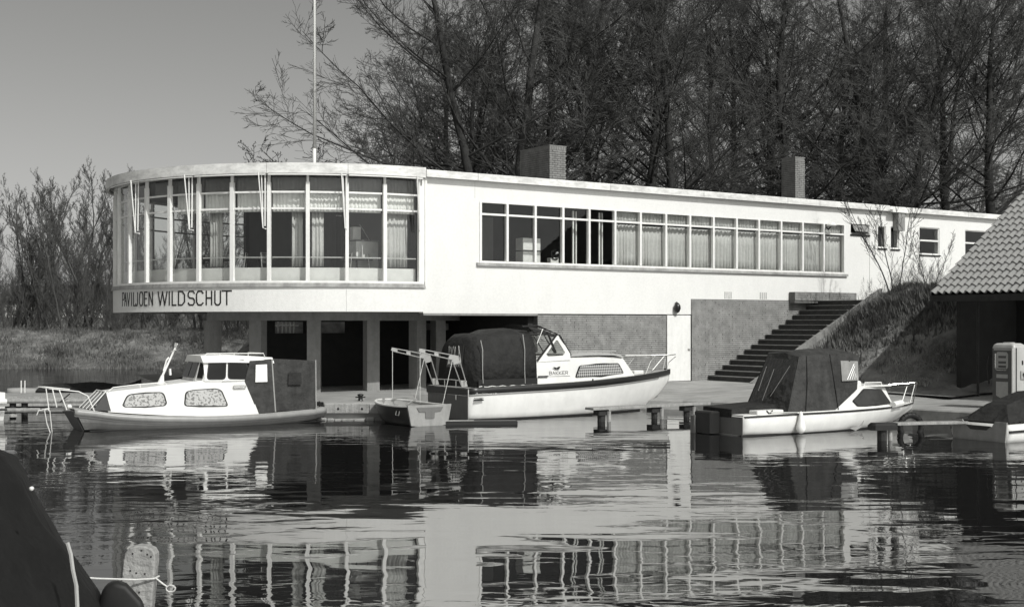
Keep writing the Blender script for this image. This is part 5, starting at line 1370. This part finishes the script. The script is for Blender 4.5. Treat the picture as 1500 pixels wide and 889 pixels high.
MB().tube([(4.65, -.60, .52), (5.1, -.45, .54)], .075, 10).build('fender', M_wpaint, B3)
f_ = MB().lathe([(.02, .44), (.045, .38), (.06, .28), (.10, .12), (.11, .05), (.08, -.01), (.02, -.04)], (1.45, -.90, .06), 12).build('fender', M_wpaint, B3, True)
MB().slab([(3.0, -.82, .06), (3.35, -.80, .10), (3.5, -.79, .22), (3.42, -.80, .07), (3.2, -.82, .0)], (0, -.01, 0)).build('draught_mark', M_gpaint, B3)
mb = MB().tube([(.7, -.75, .5), (1.2, -.79, .48), (1.45, -.80, .47)], .01, 5); mb.build('mooring_rope', M_rope, B3)

# ---------- boat 4: covered boat at the right edge
ang4 = math.radians(31); h4 = Vector((math.cos(ang4), math.sin(ang4), 0)); n4 = Vector((h4.y, -h4.x, 0))
o4 = Vector((10.08, 25.7, 0)) - n4*.68
B4 = empty('covered_boat', o4, ang4, 'white boat, stern shade painted grey, under a dark tarpaulin at the right edge', 'boat', 'moored motor boats')
st4 = smooth_interp([(0, .68, .36, .66, .0, -.1), (1.0, .74, .38, .70, .0, -.1), (2.5, .74, .42, .66, .0, -.1), (3.8, .5, .48, .36, .1, 0), (4.6, .05, .55, .02, .4, .3)], 16)
hull_mb(st4).build('hull', M_hullw, B4, True)
for s_ in (-1, 1): strake(st4, -.12, -.17, .02, s_).build('rubbing_strake', M_hullk, B4)
MB().slab([(-.002, -.69, .41), (-.002, -.40, .41), (-.002, -.33, .30), (-.002, .33, .30), (-.002, .42, .41), (-.002, .69, .41), (-.002, .65, 0), (-.002, -.65, 0)], (-.03, 0, 0)).build('transom', M_gpaint, B4)  # unlit side of the white boat, its shade painted as grey
MB().box(-.034, -.0, -.655, .655, -.1, -.001).build('boot_stripe', M_hullk, B4)
MB().loft([[(.02, -.70, .40), (.05, -.2, .36), (.05, .4, .36), (.02, .70, .40)], [(.6, -.78, .44), (.6, -.2, .72), (.6, .3, .72), (.6, .78, .44)], [(1.6, -.80, .46), (1.6, -.2, .98), (1.6, .3, .96), (1.6, .8, .46)], [(3.2, -.72, .5), (3.2, -.2, 1.05), (3.2, .3, 1.0), (3.2, .72, .5)], [(4.3, -.2, .56), (4.3, -.05, .7), (4.3, .05, .7), (4.3, .2, .56)]], True, True).build('tarpaulin', M_canvas, B4)
MB().slab([(-.033, -.31, .31), (-.033, .31, .31), (-.033, .2, .22), (-.033, -.2, .22)], (-.01, 0, 0)).build('motor_pad', M_hullk, B4)

# ---------- jetties
def pile_jetty(loc, rz, L, w_, piles, lab, z=.37, head=False):
    e = empty('jetty', loc, rz, lab, 'jetty', 'narrow finger jetties')
    MB().bbox(0, L, -w_/2, w_/2, z-.06, z, .008).build('plank', M_wood, e)
    for k, (x, r_) in enumerate(piles):
        MB().tube([(x, 0, -.6), (x, 0, z-.062)], r_, 10).build('pile', M_wood_d, e)
        MB().bbox(x-.17, x+.17, -.12, .12, z-.20, z-.063, .02).build('pile_cap', M_wood_d, e)
        MB().tube([(x+.13, -.14, -.3), (x+.13, -.14, z-.1)], .05, 8).build('fender_stick', M_wood, e)
    return e
j1 = pile_jetty(at_px(863, 31.0, 0), .60, 3.9, .34, [(.38, .10), (2.1, .08), (3.2, .08)], 'narrow plank jetty on dark piles under the bow of the large cruiser', z=.36)
c2 = at_px(1292, 26.2, 0)
j2 = empty('jetty', c2, .25, 'narrow plank jetty ending in a dark T-shaped pile before the small day boat', 'jetty', 'narrow finger jetties')
MB().tube([(0, 0, -.6), (0, 0, .30)], .10, 10).build('pile', M_wood_d, j2)
MB().bbox(-.28, .32, -.14, .14, .22, .37, .05).build('pile_cap', M_rubber, j2)
MB().bbox(.28, 3.6, -.14, .14, .32, .37, .008).build('plank', M_wood, j2)
MB().tube([(.16, -.05, -.5), (.16, -.05, .26)], .045, 8).build('fender_stick', M_wood, j2)
c = empty('tyre_fender', at_px(1334, 28.2, .12), .2, 'dark tyre hanging at the quay behind the plank jetty', 'tyre')
mb = MB()
for k in range(20):
    a, b = 2*PI*k/20, 2*PI*(k+1)/20
    mb.tube([(.26*math.cos(a), 0, .26*math.sin(a)), (.26*math.cos(b), 0, .26*math.sin(b))], .07, 8, caps=False)
mb.build('tyre', M_rubber, c, True)

# left harbour dock
c = empty('floating_dock', (-14.6, 36.2, 0), .05, 'broad grey floating dock behind the bow of the left cabin boat', 'dock')
for k in range(9): MB().bbox(-.5+k*.62, .1+k*.62, -.8+.0*k, 1.2, .30, .36, .008).build('deck_board', M_wood, c)
MB().bbox(-.5, 5.1, -.85, -.80, .10, .33, .01).build('edge_beam', M_wood, c)
MB().bbox(-.4, 5.0, -.7, 1.1, -.1, .28, .02).build('float', M_wood_d, c)
c = empty('log_mooring', (-13.6, 32.4, 0), .03, 'low frame of horizontal logs on dark posts at the left edge', 'mooring frame')
for z, y in ((.42, 0), (.20, -.15)): MB().tube([(-.4, y, z), (1.5, y, z+.01), (4.3, y+.3, z-.01)], .055, 8).build('log', M_wood, c)
for x in (.75, 1.05, 2.7, 3.35): MB().tube([(x, .1, -.6), (x, .1, .40)], .085, 8).build('post', M_wood_d, c)
MB().lathe([(.02, 0), (.12, .02), (.12, .08), (.02, .1)], (.85, -.2, .02), 8).build('float_ball', M_wood, c)
MB().tube([(2.0, -.05, .40), (2.25, -.05, .62)], .016, 5).build('cleat', M_black, c)
c = empty('white_boat', (-13.05, 32.0, 0), ANG+.1, 'white boat of which only the end shows at the left edge', 'boat')
stw = [(-3, .6, .75, .5, .0, -.1), (-1, .7, .72, .6, .0, -.1), (0, .62, .70, .5, .0, -.08)]
hull_mb(stw).build('hull', M_hullw, c); MB().tube([(-2.5, -.68, .5), (.02, -.66, .48)], .06, 8).build('fender', M_wpaint, c)
MB().tube([(-2.5, -.70, .30), (.02, -.68, .28)], .03, 8).build('rubbing_strake', M_hullk, c)
def low_boat(name, px, Z, rz, L, b, m, lab, cover=True):
    e = empty(name, at_px(px, Z, 0), rz, lab, 'boat', 'low boats lying beyond the dock')
    s_ = smooth_interp([(0, b*.8, .30, b*.6, .0, -.08), (L*.4, b, .28, b*.8, -.02, -.1), (L*.8, b*.6, .36, b*.35, .05, 0), (L, .03, .48, .02, .3, .25)], 12)
    hull_mb(s_, 2).build('hull', m, e, True)
    if cover: MB().loft([[(x, -bd*1.01, zd), (x, 0, zd+.16+.08*math.sin(x*2)), (x, bd*1.01, zd)] for x, bd, zd, *_ in s_], True, True).build('tarpaulin', M_canvas, e)
    else:
        for x in (L*.3, L*.55): MB().bbox(x, x+.2, -b*.8, b*.8, .30, .34, .01).build('thwart', M_wood, e)
    return e
low_boat('rowing_boat', 18, 41.5, .05, 3.0, .6, M_hullg2, 'pale rowing boat lying beyond the floating dock', False)
low_boat('covered_rowing_boat', 62, 40.2, -.05, 3.2, .65, M_hullk, 'dark covered boat beyond the dock, nearest the pale rowing boat')
low_boat('covered_rowing_boat', 104, 41.0, -.08, 3.8, .6, M_hullk, 'long dark covered boat beyond the dock, nearest the left cabin boat')
c = empty('dock_bollards', at_px(31, 40.6, .3), 0, 'pair of small pale bollards by the pale rowing boat', 'bollards')
for x in (0, .12): MB().tube([(x, 0, -.3), (x, 0, .28)], .02, 6).build('bollard', M_wpaint, c)

# ------------------------------------------------------------------ foreground: covered boat and post
FG = empty('tarpaulined_boat', (-2.6, 5.4, 0), 0, 'dark tarpaulin over a boat filling the lower left corner', 'boat')
prof = [(5, 652), (30, 667), (52, 697), (70, 730), (88, 762), (110, 795), (135, 828), (160, 862), (185, 905), (200, 960), (210, 1100)]
rings = []
for yy, sh, zs_ in ((4.3, -.12, .02), (5.0, -.04, .0), (5.6, .0, .0), (6.2, -.05, -.0), (7.0, -.35, -.05), (7.8, -.9, -.25), (8.5, -1.8, -.6)):
    r_ = [(-3.6+sh, yy, 0.0), (-3.6+sh, yy, 1.75+zs_), (-2.9+sh, yy, 1.93+zs_)]
    for px_, py_ in prof:
        X = (px_-750)/1850*5.8; Zz = EYE-(py_-472)/1850*5.8; r_.append((X+sh, yy, max(Zz+zs_, .45) if py_ < 1100 else .3))
    kz = yy/5.8
    r_ = [(a-2.0*(kz-1) if yy > 5.6 else a, b, EYE-(EYE-c_)*kz if (yy > 5.6 and c_ > .31) else c_) for a, b, c_ in r_]
    rings.append([(a+2.6+.012*math.sin(i_*2.1+yy*5), b-5.4, c_+.014*math.sin(i_*1.7+yy*7)) for i_, (a, b, c_) in enumerate(r_)])
tp = MB().loft(rings, True, True).build('tarpaulin', mat('wet_dark_canvas', .010, .7, .25, 3, .8, 2.6, spec=.25, stain=.2, bdist=.12), FG, True)
def fgp(px_, py_, Z): return (((px_-750)/1850*Z)+2.6, Z-5.4, EYE-(py_-472)/1850*Z)
MB().tube([fgp(99, 795, 5.22), fgp(104, 812, 5.20), fgp(107, 835, 5.16), fgp(112, 858, 5.1), fgp(114, 900, 5.0)], .0085, 6).build('piping', M_hullg2, tp)
MB().lathe([(.009, 0), (.009, .01), (.003, .015)], (0, 0, 0), 8).build('stud', M_hullw, tp, loc=fgp(47, 715, 5.2)).rotation_euler = (PI/2, 0, 0)
MB().loft([rrect(.9, 3.4, .2, -.1, 3, -.2, .4), rrect(1.3, 3.8, .2, .5, 3, -.2, .4)]).build('hull', M_hullk, FG)
# outboard / fitting lump on the edge
c = empty('outboard_motor', fgp_w := (-1.42*1.55, 6.0, 0), 0, 'dark outboard cowl and bracket beside the foreground tarpaulin', 'outboard motor')
def fw(px_, py_, Z): return Vector((((px_-750)/1850*Z)-fgp_w[0], Z-fgp_w[1], EYE-(py_-472)/1850*Z))
cw_ = MB(); rg = []
for (x0, x1, y0, y1, Z) in ((168, 226, 905, 960, 5.9), (160, 232, 868, 930, 5.95), (166, 214, 848, 925, 6.0), (176, 208, 846, 915, 6.05)):
    a, b, c1, d1 = fw(x0, y1, Z), fw(x1, y1, Z), fw(x1, y0, Z), fw(x0, y0, Z); rg.append(a)
cw_.loft([[fw(138, 920, 5.9), fw(150, 862, 5.9), fw(166, 850, 5.9), fw(186, 856, 5.9), fw(212, 884, 5.9), (fw(210, 920, 5.9))],
          [fw(138, 920, 6.25), fw(150, 860, 6.25), fw(166, 847, 6.25), fw(186, 853, 6.25), fw(212, 882, 6.25), (fw(210, 920, 6.25))]])
cwo = cw_.build('cowl', M_rubber, c, True); bv = cwo.modifiers.new('rounding', 'BEVEL'); bv.width = .03; bv.segments = 3
po = at_px(209, 8.2, 0)
PT0 = 0
PT = empty('mooring_post', po, 0, 'weathered grey wooden post with a rounded top and rusty nails in the foreground', 'post')
x0 = .10; zt = EYE-(797-472)/1850*8.2
def pc(z): return .035*(z-zt)*1.0
op = [(-.10, -.5), (.10, -.5), (.105, zt-.10), (.100, zt-.055), (.078, zt-.022), (.03, zt-.004), (-.02, zt), (-.07, zt-.014), (-.098, zt-.05), (-.105, zt-.10)]
MB().loft([[(x*f+.09*(z-zt), y, z-g_) for x, z in op] for y, f, g_ in ((-.05, .93, .008), (-.04, 1, 0), (.04, 1, 0), (.05, .93, .008))]).build('post_shaft', mat('old_post_wood', .30, .85, .3, 7, .5, 30, stain=.2, stscale=(9, 9, .8)), PT)
nl_ = MB().lathe([(.006, 0), (.006, .003), (.002, .005)], n=7).mesh('nail', M_black)
for x, z in ((-.045, -.05), (.01, -.03), (.05, -.055), (.075, -.07), (-.05, -.16), (-.01, -.175), (.045, -.18), (.02, -.30)): obj('nail', nl_, PT, (x+.09*z, -.05, zt+z), (PI/2, 0, 0))
MB().tube([(-.66, -.5, .93), (-.2, -.3, .85), (-.02, -.09, .80), (.09, -.06, .80), (.10, .02, .80)], .006, 6).build('rope', M_rope, PT)
MB().tube([(-.55, -.5, .90), (-.32, -.4, .82)], .008, 6).build('rope', M_rope, PT)
mb = MB().tube([(.09, -.03, .80), (.14, -.03, .76), (.17, -.03, .74)], .006, 6)
for k in range(10):
    a, b = 2*PI*k/10, 2*PI*(k+1)/10; mb.tube([(.19+.03*math.cos(a), -.03, .73+.022*math.sin(a)), (.19+.03*math.cos(b), -.03, .73+.022*math.sin(b))], .005, 5, caps=False)
mb.build('rope', M_rope, PT)
